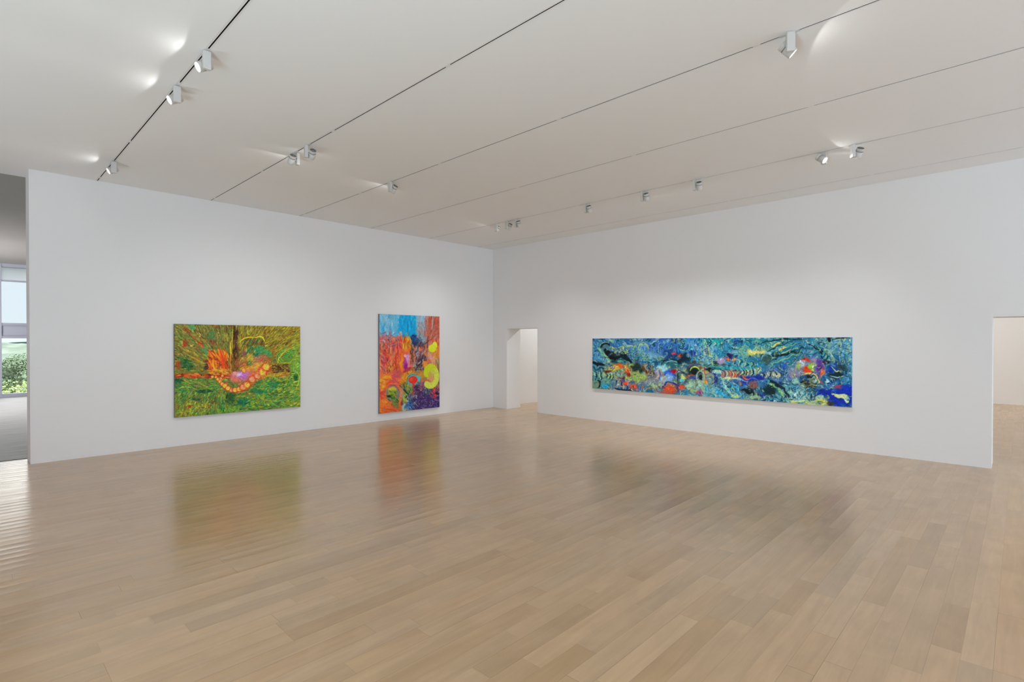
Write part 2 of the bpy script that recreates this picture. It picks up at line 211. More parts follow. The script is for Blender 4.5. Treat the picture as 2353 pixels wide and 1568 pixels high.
def paint_blue():
    c=Canvas(2353,735,2.35,23); R=c.rng
    c.fill((52,112,140)); B=lambda *b,ang=0,soft=.6,a=1,warp=.5: c.blob(*b,ang=ang,soft=soft,a=a,warp=warp)
    for b in [(150,180,120,110,(84,140,180)),(400,100,350,60,(60,110,170)),(560,170,160,70,(120,170,160)),(700,130,150,90,(60,100,180)),(950,120,200,80,(70,130,190)),(1030,190,100,70,(130,175,180)),(1150,230,250,100,(50,130,160)),(1420,120,220,70,(40,130,160)),(1600,110,260,70,(50,130,140)),(1480,180,160,40,(150,170,120)),
              (1100,90,110,40,(50,150,150)),(330,370,200,90,(140,150,100)),(600,400,180,90,(140,140,150)),(350,450,160,60,(90,100,140)),(980,400,180,110,(130,150,130)),(1180,510,200,70,(110,180,190)),(1400,430,200,80,(60,90,150)),(1480,540,250,60,(60,100,110)),(1700,400,150,90,(90,110,170)),(1750,520,150,80,(90,150,160)),(1850,310,110,100,(130,130,150)),
              (2000,160,170,90,(60,130,150)),(2150,120,120,70,(130,170,150)),(2230,250,60,220,(90,150,180)),(2100,340,110,120,(40,90,130)),(2130,550,170,90,(18,60,160)),(1900,560,200,60,(150,180,140)),(1750,210,200,60,(30,110,130)),(180,430,110,70,(100,150,130)),(740,230,100,60,(30,70,120))]:
        B(*b,a=.9,soft=1,warp=.8)
    cool=[(20,60,76),(30,130,170),(60,160,190),(130,190,190),(180,190,130),(10,34,44),(50,90,180),(100,140,200),(150,200,170),(20,50,90),(40,100,130)]
    warm=[(190,90,60),(150,160,80),(206,170,120),(90,50,60),(70,60,120),(160,190,120),(30,44,50),(120,130,170),(176,120,90),(140,180,170)]
    isw=lambda x,y: (250<x<1080 and 290<y<520 and R.random()<.7) or (math.hypot((x-1900)/130,(y-330)/120)<1 and R.random()<.75) or (math.hypot((x-1300)/150,(y-370)/40)<1)
    # curved brush marks in families
    for _ in range(900):
        x=R.uniform(50,2310); y=R.uniform(30,670); r=R.uniform(10,44); pal=warm if isw(x,y) else cool; a0=R.uniform(0,360); sp=R.uniform(70,200); el=R.uniform(.5,1)
        cc=[pal[R.integers(len(pal))] for _ in range(3)]
        for i,q in enumerate(np.arange(r,4,-R.uniform(4.5,7))):
            c.ring(x,y,q,np.array(cc[i%3])+R.normal(0,10),R.uniform(3,6),.85,a0,a0+sp,ry=q*el)
    for _ in range(2200):
        x=R.uniform(60,2300); y=R.uniform(40,660); pal=warm if isw(x,y) else cool
        th=.5*math.sin(x/170)+.7*math.sin(y/60+x/300); l=R.uniform(12,46); cv=R.normal(0,.7); t=np.linspace(-.5,.5,5)
        c.stroke(x+l*t*math.cos(th)-cv*l*t*t*math.sin(th),y+l*t*math.sin(th)+cv*l*t*t*math.cos(th),R.uniform(3,8),np.array(pal[R.integers(len(pal))])+R.normal(0,10),.75)
    c.swirl(260,(60,50,2300,660),26,80,1.8)
    # combed shells
    def comb(x0,y0,x1,y1,n,h,cols,w=8,bend=.5):
        for i in range(n):
            t=i/(n-1); x=x0+(x1-x0)*t; y=y0+(y1-y0)*t; s=np.linspace(-.5,.5,6); hh=h*(.6+.5*math.sin(math.pi*t))
            c.stroke(x+bend*hh*(.25-s*s)*1.6,y+hh*s,w,cols[i%len(cols)],.95)
    dk=(18,36,40)
    # left bird-like dark form
    B(195,150,50,56,(80,120,130),warp=.2); c.ring(200,150,44,dk,20,.95,170,330); c.ring(200,152,54,(170,200,200),6,.9,180,300)
    c.stroke([195,215,240,285],[150,190,220,240],46,(14,20,28)); c.stroke([235,300,370,425],[205,205,225,280],44,(18,40,48)); c.stroke([280,350,400],[230,245,265],40,(16,36,42)); B(350,205,44,30,(20,40,48),ang=25)
    c.stroke([130,170,220,260],[130,190,240,290],26,(130,190,150),.8); c.stroke([260,330,420],[265,235,285],10,(110,190,190),.9); c.fan(50,(240,130,400,200),lambda x,y:.5,[(190,190,130),(40,60,60),(150,180,150)],30,9,.7)
    B(320,260,60,20,(20,60,70)); B(325,258,30,10,(90,160,150)); c.stroke([80,130,190],[265,280,290],30,(16,34,50)); c.stroke([80,180,200],[310,325,320],18,(14,80,110)); c.ring(215,300,34,(150,190,180),10,.9,-40,140)
    comb(100,370,180,385,7,70,[(150,190,170),dk,(110,160,140)],9); comb(190,375,260,390,6,50,[(190,200,110),(40,60,50)],9); B(110,460,50,40,(110,140,120)); c.ring(110,450,42,dk,14,.9,-90,60); B(200,470,40,18,(60,160,200))
    B(330,300,60,22,(196,100,50)); B(260,320,60,20,(190,170,90)); B(220,345,36,9,(110,50,30)); B(390,340,26,40,(190,60,36)); B(395,365,20,14,(90,20,30)); B(420,300,22,22,(130,180,80)); c.fan(40,(360,280,460,420),lambda x,y:1.3,[(206,90,50),(170,200,90),(120,60,90),(200,190,120)],34,9,.5)
    B(480,320,60,40,(40,60,56)); comb(520,320,600,330,6,90,[(90,60,50),(150,150,100),(40,50,50)],9); c.stroke([530,545,540],[300,360,420],22,(96,60,44)); B(470,390,70,40,(140,170,100)); B(440,470,34,22,(200,90,60)); B(370,445,26,22,(206,84,60)); comb(270,440,380,480,8,60,[(120,140,150),(30,40,90),(170,180,170)],9); c.stroke([260,330,420],[480,500,505],14,(20,40,60))
    c.stroke([430,520,620,680],[250,265,268,250],9,(20,70,90)); c.stroke([500,600,690],[240,225,250],16,(130,170,100),.8); c.ring(520,155,44,(170,190,140),16,.8,180,360); c.ring(525,160,24,(90,130,190),12,.8,150,330); B(600,210,60,26,(110,160,200),a=.7)
    B(750,290,90,40,(50,100,110)); c.ring(755,290,90,dk,10,.9,185,350,ry=46); c.ring(760,290,60,(130,180,180),9,.8,190,340,ry=34); B(830,260,20,20,dk); B(690,320,50,26,(140,190,200)); B(838,212,26,20,(196,80,50)); B(775,195,14,10,(214,60,70)); B(870,240,40,50,(16,50,66))
    B(740,360,50,34,(50,90,200)); B(780,340,36,14,(160,30,50)); B(720,400,60,40,(120,160,210)); comb(620,380,690,400,6,110,[(190,160,150),(110,90,140),(160,190,140)],9,.9); c.stroke([560,620,690],[440,470,450],22,(150,190,140),.8)
    B(745,495,58,42,(196,84,52),warp=.25); c.ring(745,490,66,(50,50,110),16,.9,180,380,ry=56); c.ring(750,490,88,(150,180,150),8,.8,250,400,ry=60); B(700,520,40,24,(160,90,80)); B(835,478,36,30,(200,84,60)); B(815,470,12,34,(80,70,120)); B(850,410,46,44,(60,90,90)); c.ring(850,405,50,dk,12,.9,160,330); B(850,400,26,20,(180,190,110)); B(845,420,24,12,(90,180,190))
    B(910,465,26,30,(150,190,160)); B(940,500,30,24,(150,170,120)); B(985,520,36,18,(150,90,130))
    # central arches
    B(950,340,60,56,(30,50,50)); c.ring(960,340,62,(90,80,110),14,.9,180,340); c.ring(955,345,40,(190,200,90),14,.9,190,350); B(950,350,26,22,(24,34,34)); B(930,385,40,14,(196,90,60)); B(950,395,40,16,(60,80,130)); B(1003,392,14,22,(16,30,34),warp=.1,soft=.3); c.ring(1003,392,34,(150,180,170),12,.8,0,360,ry=50); c.stroke([1000,1010,1040],[430,480,520],36,(140,180,150),.8); B(1045,430,16,22,(196,120,50)); c.stroke([990,1030,1050],[290,320,420],9,(180,90,60),.8); c.stroke([1060,1110,1130],[290,360,440],16,(40,40,120),.8); c.ring(1100,410,40,(30,40,110),18,.8,-60,80)
    c.stroke([870,960,1060,1160],[285,262,285,270],9,(70,60,50)); c.fan(60,(1040,260,1180,310),lambda x,y:.2,[(20,40,44),(60,130,130),(140,180,160)],60,8,.4); B(1100,325,60,14,(30,36,40)); B(1140,350,36,18,(150,190,170))
    B(940,200,30,30,(30,60,130)); B(1060,180,20,30,(90,110,100)); c.fan(80,(940,140,1130,270),lambda x,y:1.4,[(150,190,170),(90,140,210),(180,190,140),(120,160,200)],40,7,.4); comb(1030,90,1130,120,6,60,[(190,190,170),(30,110,110),dk,(90,180,170)],9,.9); c.stroke([1080,1140,1200],[110,80,90],16,(40,150,150),.8)
    # middle right combs
    comb(1170,365,1300,372,11,64,[(176,84,56),(206,120,90),(130,60,50),(190,190,150)],10,.8); comb(1290,345,1400,350,9,56,[(40,60,50),(150,180,130),(70,90,70),(200,206,180)],9,.9); comb(1370,345,1490,345,11,80,[dk,(206,210,190),(120,150,120),(190,200,140)],9,1.); comb(1520,370,1660,375,13,56,[(200,196,130),dk,(150,150,100),(214,214,190)],8,.7)
    c.stroke([1100,1250,1400,1500],[320,310,325,300],20,(40,160,170),.7); comb(1280,265,1420,285,10,60,[(30,60,60),(90,180,170),(170,200,160)],8,.9); B(1180,255,44,26,(150,140,170)); B(1243,240,16,14,(200,96,60)); B(1285,245,24,16,(206,120,80)); B(1240,205,30,16,(40,30,80)); c.stroke([1160,1180],[330,370],9,(150,200,190))
    B(1450,400,90,26,(30,50,150),ang=-10); B(1390,420,60,30,(40,60,150)); B(1440,455,40,34,(120,90,90)); c.ring(1440,450,52,(90,130,180),8,.8,180,400); c.stroke([1200,1300,1400],[410,400,430],14,(150,190,190),.8); B(1240,400,60,10,(190,200,160)); B(1380,400,30,8,(206,100,80),ang=20)
    c.stroke([1180,1210,1250,1310],[400,470,520,560],22,(150,200,190),.9); c.ring(1270,510,44,(50,160,200),18,.9,-90,120); c.ring(1270,510,66,(110,190,200),8,.8,-90,100); c.stroke([1120,1180,1240],[490,530,560],22,(40,150,200),.9); B(1290,545,30,22,(170,190,130))
    B(1590,490,56,60,(16,50,58),ang=30,warp=.15); c.stroke([1560,1640,1680,1690],[445,470,520,590],22,(140,180,130),.9); c.stroke([1540,1620,1700,1740],[420,440,490,560],26,(20,40,60),.9); c.stroke([1610,1650,1700],[440,500,590],8,(60,150,110),.9); B(1560,430,14,12,(60,160,180)); comb(1400,520,1480,540,7,60,[(20,40,44),(110,150,120),(170,180,130)],9,.3); B(1400,510,40,22,(20,34,40)); B(1520,550,30,24,(30,50,130)); B(1470,560,80,14,(160,190,150),a=.8)
    c.fan(90,(1500,540,1720,600),lambda x,y:R.uniform(0,3),[(20,70,110),(170,210,210),(50,150,190),(20,30,60)],26,7,1)
    # top right waves
    for o in range(9): c.stroke(np.array([1500,1600,1690,1790])+o*9,np.array([215,160,120,80])+o*14,9,[(20,50,60),(60,150,170),(150,180,120),(30,110,140),(190,190,120)][o%5],.9)
    c.stroke([1500,1580,1700,1880],[110,90,75,80],9,dk); c.stroke([1560,1640,1760,1900],[215,215,190,150],14,dk); B(1620,200,44,16,(30,80,90)); B(1640,120,36,8,(206,196,110),ang=-30); B(1690,150,30,7,(206,196,110),ang=-30); B(1500,185,60,14,(190,190,120)); B(1570,190,30,10,(120,180,200)); B(1430,190,40,18,(190,190,110),ang=20); B(1560,240,50,36,(60,90,90)); c.ring(1560,240,44,(140,180,160),8,.8,160,380)
    c.stroke([1890,1960,2010,2060],[90,150,200,280],12,dk); comb(1960,150,2080,250,10,70,[(20,70,100),(120,170,140),(16,40,50),(60,160,180)],10,.9); c.stroke([2000,2070,2110,2115],[130,170,230,290],9,(150,180,150),.9); c.stroke([2070,2080],[60,100],30,(16,30,36)); c.stroke([2090,2160,2250],[85,66,66],9,(16,30,36)); B(2050,270,40,14,(30,36,34)); comb(2170,190,2230,210,6,130,[(20,50,56),(60,130,130),(30,90,110)],7,.1); c.fan(120,(2080,80,2250,220),lambda x,y:R.uniform(0,3),[(206,200,120),(40,110,190),(130,180,170),(60,140,190)],26,8,.8)
    # coloured knot at right
    B(1900,320,110,110,(120,120,160),a=.6); B(1880,245,44,18,(190,64,40)); B(1850,280,34,26,(170,180,190)); B(1900,330,36,36,(206,72,36),warp=.3); B(1930,300,30,36,(130,180,70)); B(1940,303,9,10,(240,244,240),soft=.3,warp=.1); B(1960,250,40,22,(150,130,170)); B(2000,300,30,60,(90,60,140)); B(2020,350,18,30,(206,90,60)); c.stroke([1900,1950,1990,2010],[320,370,410,440],14,(196,80,50),.9); c.ring(1960,330,80,(170,170,90),7,.8,-50,60); c.ring(1985,340,60,(110,80,170),8,.8,-60,70); B(2150,470,44,12,(206,84,66),ang=-10); B(1700,298,22,13,(40,90,190)); B(1820,300,18,30,(140,170,110))
    B(1905,425,72,52,(26,34,34),ang=-10,warp=.15,soft=.2); c.ring(1905,420,82,(190,200,140),14,.9,190,400,ry=62); B(1940,415,32,30,(140,190,180),soft=.3); c.fan(50,(1840,400,1960,480),lambda x,y:.15,[(16,24,26),(110,100,70),(60,80,80),(150,170,140)],60,8,.4); B(1860,400,30,22,(30,90,140)); B(1790,425,30,22,(130,190,170)); c.ring(1790,425,32,(30,60,70),7,.8,0,160)
    B(2110,320,50,40,(20,60,150)); B(2140,370,60,30,(20,50,60)); c.stroke([2080,2140,2200],[380,395,380],9,(150,190,190)); c.stroke([2090,2130,2180],[300,345,350],9,(190,200,130)); B(2170,310,40,22,(40,60,60)); B(2060,425,14,10,(150,200,210))
    # bottom right deep blue with pale fish
    B(2040,520,70,34,(16,50,150)); B(2170,560,120,80,(14,50,160),warp=.3); B(2230,500,60,40,(14,56,170)); B(2000,560,28,22,(150,190,170),soft=.3); B(2060,560,16,14,(150,170,150)); c.stroke([2100,2150,2195,2215],[530,550,545,570],34,(190,206,150)); B(2205,565,30,30,(190,210,160),soft=.2,warp=.1); c.ring(2205,562,38,dk,7,.9,-90,60); B(2198,574,9,9,(90,160,200),soft=.3); B(2040,600,44,22,(190,190,110),ang=30); B(2080,608,34,18,(60,60,60)); B(1990,605,40,12,(40,60,60))
    c.ring(1890,540,66,(40,60,70),8,.9,-80,70); B(1850,540,60,40,(150,190,180),a=.6); c.fan(170,(1740,480,1930,600),lambda x,y:R.uniform(0,3),[(20,60,110),(190,214,200),(60,160,190),(20,30,50),(120,190,200)],26,7,1); c.fan(60,(1750,580,2020,625),lambda x,y:.1,[(190,196,120),(150,190,150),(206,200,100)],50,10,.3)
    for _ in range(330):
        x=R.uniform(80,2280); y=R.uniform(60,640); r=R.uniform(8,26); pal=warm if isw(x,y) else cool; a0=R.uniform(0,360); sp=R.uniform(90,180); cc=[pal[R.integers(len(pal))] for _ in range(2)]+[(200,214,180)]
        for i,q in enumerate(np.arange(r,4,-4.5)): c.ring(x,y,q,np.array(cc[i%3])+R.normal(0,10),R.uniform(2.5,4.5),.8,a0,a0+sp,ry=q*R.uniform(.6,1))
    c.swirl(170,(100,80,2260,620),22,60,1.1)
    c.repaint(3600,(70,50,2290,650),lambda x,y:R.uniform(0,3.1),19,4.5,34,1.2,.75)
    c.grain(8); return c,[(80,65),(2278,58),(2270,645),(82,488)]

def homog(q):
    # unit square (0,0)(1,0)(1,1)(0,1) -> quad
    A=[];b=[]
    for (u,v),(x,y) in zip([(0,0),(1,0),(1,1),(0,1)],q):
        A.append([u,v,1,0,0,0,-u*x,-v*x]); b.append(x); A.append([0,0,0,u,v,1,-u*y,-v*y]); b.append(y)
    h=np.linalg.solve(np.array(A,float),np.array(b,float)); return np.append(h,1).reshape(3,3)
def sample(c,q,nu,nv):
    Hm=homog(q); u,v=np.meshgrid(np.linspace(.004,.996,nu),np.linspace(.004,.996,nv)); P=np.stack([u,v,np.ones_like(u)],-1)@Hm.T
    x=np.clip(P[...,0]/P[...,2]/c.k,0,c.W-1.01); y=np.clip(P[...,1]/P[...,2]/c.k,0,c.H-1.01)
    ix=x.astype(int); iy=y.astype(int); fx=(x-ix)[...,None]; fy=(y-iy)[...,None]; a=c.a
    s=(a[iy,ix]*(1-fx)+a[iy,ix+1]*fx)*(1-fy)+(a[iy+1,ix]*(1-fx)+a[iy+1,ix+1]*fx)*fy
    s=np.clip(s/255,0,1); return np.where(s<.04045,s/12.92,((s+.055)/1.055)**2.4)
# ---------------------------------------------------------------- end painter
# ---- tunables
WALL0=(.795,.797,.80); WALL1=(.81,.811,.812)
CEIL0=(.865,.868,.86); CEIL1=(.88,.882,.875)
FLOORC=(.515,.342,.195); FR0=.18; FR1=.25; FIOR=1.9; HUEX=0
SKY=.98; SKYTOP=6.0; SUN=2.5; EXPO=0.12; PCON=(1.22,1.12,1.28); PLIFT=(.055,.03,.04)
G={'beamA': (36.8, 36.8, 36.8), 'beamB': (68, 69, 71), 'beamC': (42.7, 43.6, 43.3), 'spill': (1.2, 1.2, 1.2), 'south1': (11.9, 12.7, 13.6), 'south1_up': (25.1, 28.6, 34.4), 'south2': (23.2, 26.5, 29.9), 'south2_up': (18.4, 27.3, 40.8), 'west1': (0.2, 0.0, 0.0), 'west1_up': (32.5, 34.3, 37.1), 'west2': (17.4, 18.2, 16.8), 'west2_up': (50.2, 71.7, 84.9), 'west3': (1.9, 0.0, 0.0), 'west3_up': (18.0, 22.6, 24.2), 'room': (10.6, 12.6, 14.0), 'room_up': (33.6, 36.6, 38.2), 'foyer': (82.1, 72.6, 78.1), 'foyer_up': (47.8, 45.0, 47.5), 'extra': (306.9, 306.9, 301.0), 'room_spot': (256.5, 253.8, 243.0)}  # south, west, room and foyer groups are added fill lights
EXTRA=[('a',12.9,8.2,11.2,9.85,G['extra']),('b',13.2,4.2,14.5,.6,G['room_spot']),('c',16.6,3.4,19.6,.2,G['room_spot']),('d',16.6,4.6,17.5,-1.5,G['room_spot'])]
import bpy, bmesh
from mathutils import Vector, Matrix, noise as mnoise
import random
random.seed(5)
C=bpy.context.scene.collection
SC=bpy.context.scene
PI=math.pi
# ---- measured layout (metres; camera foot at the origin, +X along the left wall, +Y along the right wall)
XB=9.561; YA=9.890; ZC=4.088; H=1.70; TH=.50
XE=.650                                   # free end of the left wall
D1=(8.360,9.385,2.033); D2=(-1.60,.283,2.037)
XL=-3.0; YS=-8.0; XR=19.75; YN=22.40; YF=10.41
TRK=[1.404+1.5235*i for i in range(6)]

# ---------------------------------------------------------------- helpers
def link(o,parent=None):
    C.objects.link(o)
    if parent is not None: o.parent=parent
    return o
def mesh_obj(name,bm,mats,parent=None,smooth=False):
    me=bpy.data.meshes.new(name); bm.normal_update(); bm.to_mesh(me); bm.free()
    for m in (mats if isinstance(mats,(list,tuple)) else [mats]): me.materials.append(m)
    if smooth:
        for p in me.polygons: p.use_smooth=True
    return link(bpy.data.objects.new(name,me),parent)
def box(bm,x0,x1,y0,y1,z0,z1,mi=0,M=None):
    v=[bm.verts.new((x,y,z)) for x in (x0,x1) for y in (y0,y1) for z in (z0,z1)]
    if M is not None:
        for q in v: q.co=M@q.co
    for f in ((0,1,3,2),(4,6,7,5),(0,4,5,1),(2,3,7,6),(0,2,6,4),(1,5,7,3)):
        bm.faces.new([v[i] for i in f]).material_index=mi
    return v
def lathe(bm,prof,n=40,mi=0,M=None,close=True):
    rings=[]
    for r,z in prof:
        if r<1e-6: rings.append([bm.verts.new((0,0,z))])
        else: rings.append([bm.verts.new((r*math.cos(2*PI*i/n),r*math.sin(2*PI*i/n),z)) for i in range(n)])
    for a,b in zip(rings,rings[1:]):
        for i in range(n):
            j=(i+1)%n
            vs=[a[i%len(a)],a[j%len(a)],b[j%len(b)],b[i%len(b)]]
            u=[]
            for q in vs:
                if q not in u: u.append(q)
            if len(u)>2:
                f=bm.faces.new(u); f.material_index=mi; f.smooth=True
    if M is not None:
        for rg in rings:
            for q in rg: q.co=M@q.co
def bevel(bm,w,seg=2):
    bmesh.ops.bevel(bm,geom=bm.edges[:],offset=w,segments=seg,affect='EDGES',profile=.5)
def empty(name,loc,label,cat,group=None,rot=(0,0,0)):
    o=bpy.data.objects.new(name,None); o.empty_display_size=.05; link(o); o.location=loc; o.rotation_euler=rot
    tag(o,label,cat,group); return o
def tag(o,label,cat,group=None):
    o['label']=label; o['category']=cat
    if group: o['group']=group
def struct(name,bm,m,parent=None,smooth=False):
    o=mesh_obj(name,bm,m,parent,smooth)
    if parent is None: o['kind']='structure'
    return o

# ---------------------------------------------------------------- materials
def mat(name,col=(.8,.8,.8),rough=.6,spec=.5,metal=0,emit=None,es=0):
    m=bpy.data.materials.new(name); m.use_nodes=True; b=m.node_tree.nodes['Principled BSDF']
    b.inputs['Base Color'].default_value=(*col,1); b.inputs['Roughness'].default_value=rough
    b.inputs['Specular IOR Level'].default_value=spec; b.inputs['Metallic'].default_value=metal
    if emit: b.inputs['Emission Color'].default_value=(*emit,1); b.inputs['Emission Strength'].default_value=es
    return m
def N(m,t,**k):
    n=m.node_tree.nodes.new(t)
    for a,v in k.items():
        if a.startswith('_'): setattr(n,a[1:],v)
        else: n.inputs[a.replace('__',' ')].default_value=v
    return n
def L(m,a,b): m.node_tree.links.new(a,b)
def bsdf(m): return m.node_tree.nodes['Principled BSDF']
def noisy(m,scale,c0,c1,bump=0,stretch=(1,1,1),detail=4,bscale=None):
    tc=N(m,'ShaderNodeTexCoord'); mp=N(m,'ShaderNodeMapping'); mp.inputs['Scale'].default_value=stretch; L(m,tc.outputs['Object'],mp.inputs[0])
    n=N(m,'ShaderNodeTexNoise',Scale=scale,Detail=detail); L(m,mp.outputs[0],n.inputs['Vector'])
    r=N(m,'ShaderNodeValToRGB'); r.color_ramp.elements[0].position=.3; r.color_ramp.elements[1].position=.7
    r.color_ramp.elements[0].color=(*c0,1); r.color_ramp.elements[1].color=(*c1,1)
    L(m,n.outputs['Fac'],r.inputs[0]); L(m,r.outputs[0],bsdf(m).inputs['Base Color'])
    if bump:
        n2=N(m,'ShaderNodeTexNoise',Scale=bscale or scale*6,Detail=5); L(m,mp.outputs[0],n2.inputs['Vector'])
        b=N(m,'ShaderNodeBump',Strength=bump,Distance=.002); L(m,n2.outputs['Fac'],b.inputs['Height']); L(m,b.outputs[0],bsdf(m).inputs['Normal'])
    return m
M_wall=noisy(mat('matte_wall_paint',rough=.85,spec=.2),.35,WALL0,WALL1,.12,bscale=160)
M_ceil=noisy(mat('matte_ceiling_paint',rough=.9,spec=.15),.3,CEIL0,CEIL1,.1,bscale=160)
M_fceil=noisy(mat('grey_foyer_ceiling',rough=.9,spec=.15),.5,(.40,.40,.375),(.43,.43,.40))
M_conc=noisy(mat('brushed_grey_foyer_floor',rough=.55,spec=.3),2.2,(.27,.27,.255),(.41,.41,.395),.5,stretch=(1,7,1),detail=9,bscale=9)
M_white=mat('white_enamel',(.80,.795,.78),.35,.4)
M_lamp=mat('satin_grey_white_enamel',(.60,.59,.57),.4,.4)
M_dark=mat('black_slot_interior',(.006,.005,.004),.6,.2)
M_vent=mat('dark_vent_recess',(.03,.027,.024),.7,.2)
M_cap=mat('grey_vented_cap',(.30,.295,.28),.5,.3)
M_lens=mat('lit_frosted_lens',(1,1,1),.4,.3,emit=(1,.985,.96),es=9)
M_frame=mat('grey_window_metal',(.43,.475,.54),.4,.5)
M_strip=mat('dark_threshold_metal',(.09,.085,.08),.5,.4)
def glass(name='clear_window_glass',tc=(.97,.985,.98,1)):
    m=bpy.data.materials.new(name); m.use_nodes=True; nt=m.node_tree; nt.nodes.clear()
    o=N(m,'ShaderNodeOutputMaterial'); mx=N(m,'ShaderNodeMixShader'); t=N(m,'ShaderNodeBsdfTransparent',Color=tc); g=N(m,'ShaderNodeBsdfGlossy',Roughness=.02); f=N(m,'ShaderNodeFresnel',IOR=1.45)
    L(m,f.outputs[0],mx.inputs[0]); L(m,t.outputs[0],mx.inputs[1]); L(m,g.outputs[0],mx.inputs[2]); L(m,mx.outputs[0],o.inputs[0]); return m
def frosted():
    m=bpy.data.materials.new('frosted_grey_glass'); m.use_nodes=True; nt=m.node_tree; nt.nodes.clear()
    o=N(m,'ShaderNodeOutputMaterial'); mx=N(m,'ShaderNodeMixShader',Fac=.45); t=N(m,'ShaderNodeBsdfTransparent',Color=(.80,.82,.83,1)); g=N(m,'ShaderNodeBsdfTranslucent',Color=(.40,.40,.41,1))
    L(m,t.outputs[0],mx.inputs[1]); L(m,g.outputs[0],mx.inputs[2]); L(m,mx.outputs[0],o.inputs[0]); return m
M_glass=glass(); M_tint=glass('tinted_window_glass',(.25,.25,.25,1)); M_frost=frosted()  # tinted glass holds back sky light at the added rear and side windows

# floor boards: colour per board is stored on the mesh, grain, seams and cupping come from nodes
def floor_mat():
    m=mat('pale_maple_floor_boards',rough=.3,spec=.5); nt=m.node_tree; b=bsdf(m)
    col=N(m,'ShaderNodeAttribute',_attribute_name='board'); uv=N(m,'ShaderNodeUVMap',_uv_map='UVMap'); ln=N(m,'ShaderNodeAttribute',_attribute_name='blen')
    tc=N(m,'ShaderNodeTexCoord'); of=N(m,'ShaderNodeAttribute',_attribute_name='offs')
    mp=N(m,'ShaderNodeVectorMath',_operation='MULTIPLY'); mp.inputs[1].default_value=(1.1,13,1); L(m,tc.outputs['Object'],mp.inputs[0])
    ad=N(m,'ShaderNodeVectorMath',_operation='ADD'); L(m,mp.outputs[0],ad.inputs[0]); L(m,of.outputs['Vector'],ad.inputs[1])
    n1=N(m,'ShaderNodeTexNoise',Scale=1.6,Detail=5,Distortion=.7); L(m,ad.outputs[0],n1.inputs['Vector'])
    n2=N(m,'ShaderNodeTexNoise',Scale=9,Detail=3); L(m,ad.outputs[0],n2.inputs['Vector'])
    n3=N(m,'ShaderNodeTexNoise',Scale=1.3,Detail=3,Distortion=1.5); ad2=N(m,'ShaderNodeVectorMath',_operation='ADD'); L(m,tc.outputs['Object'],ad2.inputs[0]); L(m,of.outputs['Vector'],ad2.inputs[1]); L(m,ad2.outputs[0],n3.inputs['Vector'])
    r1=N(m,'ShaderNodeMapRange'); r1.inputs[1].default_value=.3; r1.inputs[2].default_value=.7; r1.inputs[3].default_value=.935; r1.inputs[4].default_value=1.055; L(m,n1.outputs['Fac'],r1.inputs[0])
    r2=N(m,'ShaderNodeMapRange'); r2.inputs[1].default_value=.3; r2.inputs[2].default_value=.7; r2.inputs[3].default_value=.985; r2.inputs[4].default_value=1.015; L(m,n2.outputs['Fac'],r2.inputs[0])
    r3=N(m,'ShaderNodeMapRange'); r3.inputs[1].default_value=.35; r3.inputs[2].default_value=.65; r3.inputs[3].default_value=.95; r3.inputs[4].default_value=1.04; L(m,n3.outputs['Fac'],r3.inputs[0])
    # tiny dark pin knots
    vo=N(m,'ShaderNodeTexVoronoi',Scale=2.6,_feature='F1'); L(m,ad2.outputs[0],vo.inputs['Vector'])
    kn=N(m,'ShaderNodeMapRange'); kn.inputs[1].default_value=.008; kn.inputs[2].default_value=.022; kn.inputs[3].default_value=.5; kn.inputs[4].default_value=1; L(m,vo.outputs['Distance'],kn.inputs[0])
    mu=N(m,'ShaderNodeMath',_operation='MULTIPLY'); L(m,r1.outputs[0],mu.inputs[0]); L(m,r2.outputs[0],mu.inputs[1])
    mu1=N(m,'ShaderNodeMath',_operation='MULTIPLY'); L(m,mu.outputs[0],mu1.inputs[0]); L(m,r3.outputs[0],mu1.inputs[1])
    mu2=N(m,'ShaderNodeMath',_operation='MULTIPLY'); L(m,mu1.outputs[0],mu2.inputs[0]); L(m,kn.outputs[0],mu2.inputs[1])
    # seams
    sx=N(m,'ShaderNodeSeparateXYZ'); L(m,uv.outputs[0],sx.inputs[0])
    def edge(sock,scale_node,wid,dark):
        a=N(m,'ShaderNodeMath',_operation='SUBTRACT'); a.inputs[0].default_value=.5; c=N(m,'ShaderNodeMath',_operation='ABSOLUTE'); s=N(m,'ShaderNodeMath',_operation='SUBTRACT'); s.inputs[1].default_value=.5
        L(m,sock,s.inputs[0]); L(m,s.outputs[0],c.inputs[0]); L(m,c.outputs[0],a.inputs[1])
        w=N(m,'ShaderNodeMath',_operation='MULTIPLY'); L(m,a.outputs[0],w.inputs[0])
        if scale_node is None: w.inputs[1].default_value=.1305
        else: L(m,scale_node,w.inputs[1])
        g=N(m,'ShaderNodeMapRange'); g.inputs[1].default_value=wid*.4; g.inputs[2].default_value=wid; g.inputs[4].default_value=1; L(m,w.outputs[0],g.inputs[0])
        L(m,dark,g.inputs[3]); return g.outputs[0]
    sm=N(m,'ShaderNodeAttribute',_attribute_name='seam')
    e1=edge(sx.outputs[0],None,.0013,sm.outputs['Fac']); e2=edge(sx.outputs[1],ln.outputs['Fac'],.0014,sm.outputs['Fac'])
    em=N(m,'ShaderNodeMath',_operation='MULTIPLY'); L(m,e1,em.inputs[0]); L(m,e2,em.inputs[1])
    mu3=N(m,'ShaderNodeMath',_operation='MULTIPLY'); L(m,mu2.outputs[0],mu3.inputs[0]); L(m,em.outputs[0],mu3.inputs[1])
    sc=N(m,'ShaderNodeVectorMath',_operation='SCALE'); L(m,col.outputs['Color'],sc.inputs[0]); L(m,mu3.outputs[0],sc.inputs['Scale']); L(m,sc.outputs[0],b.inputs['Base Color'])
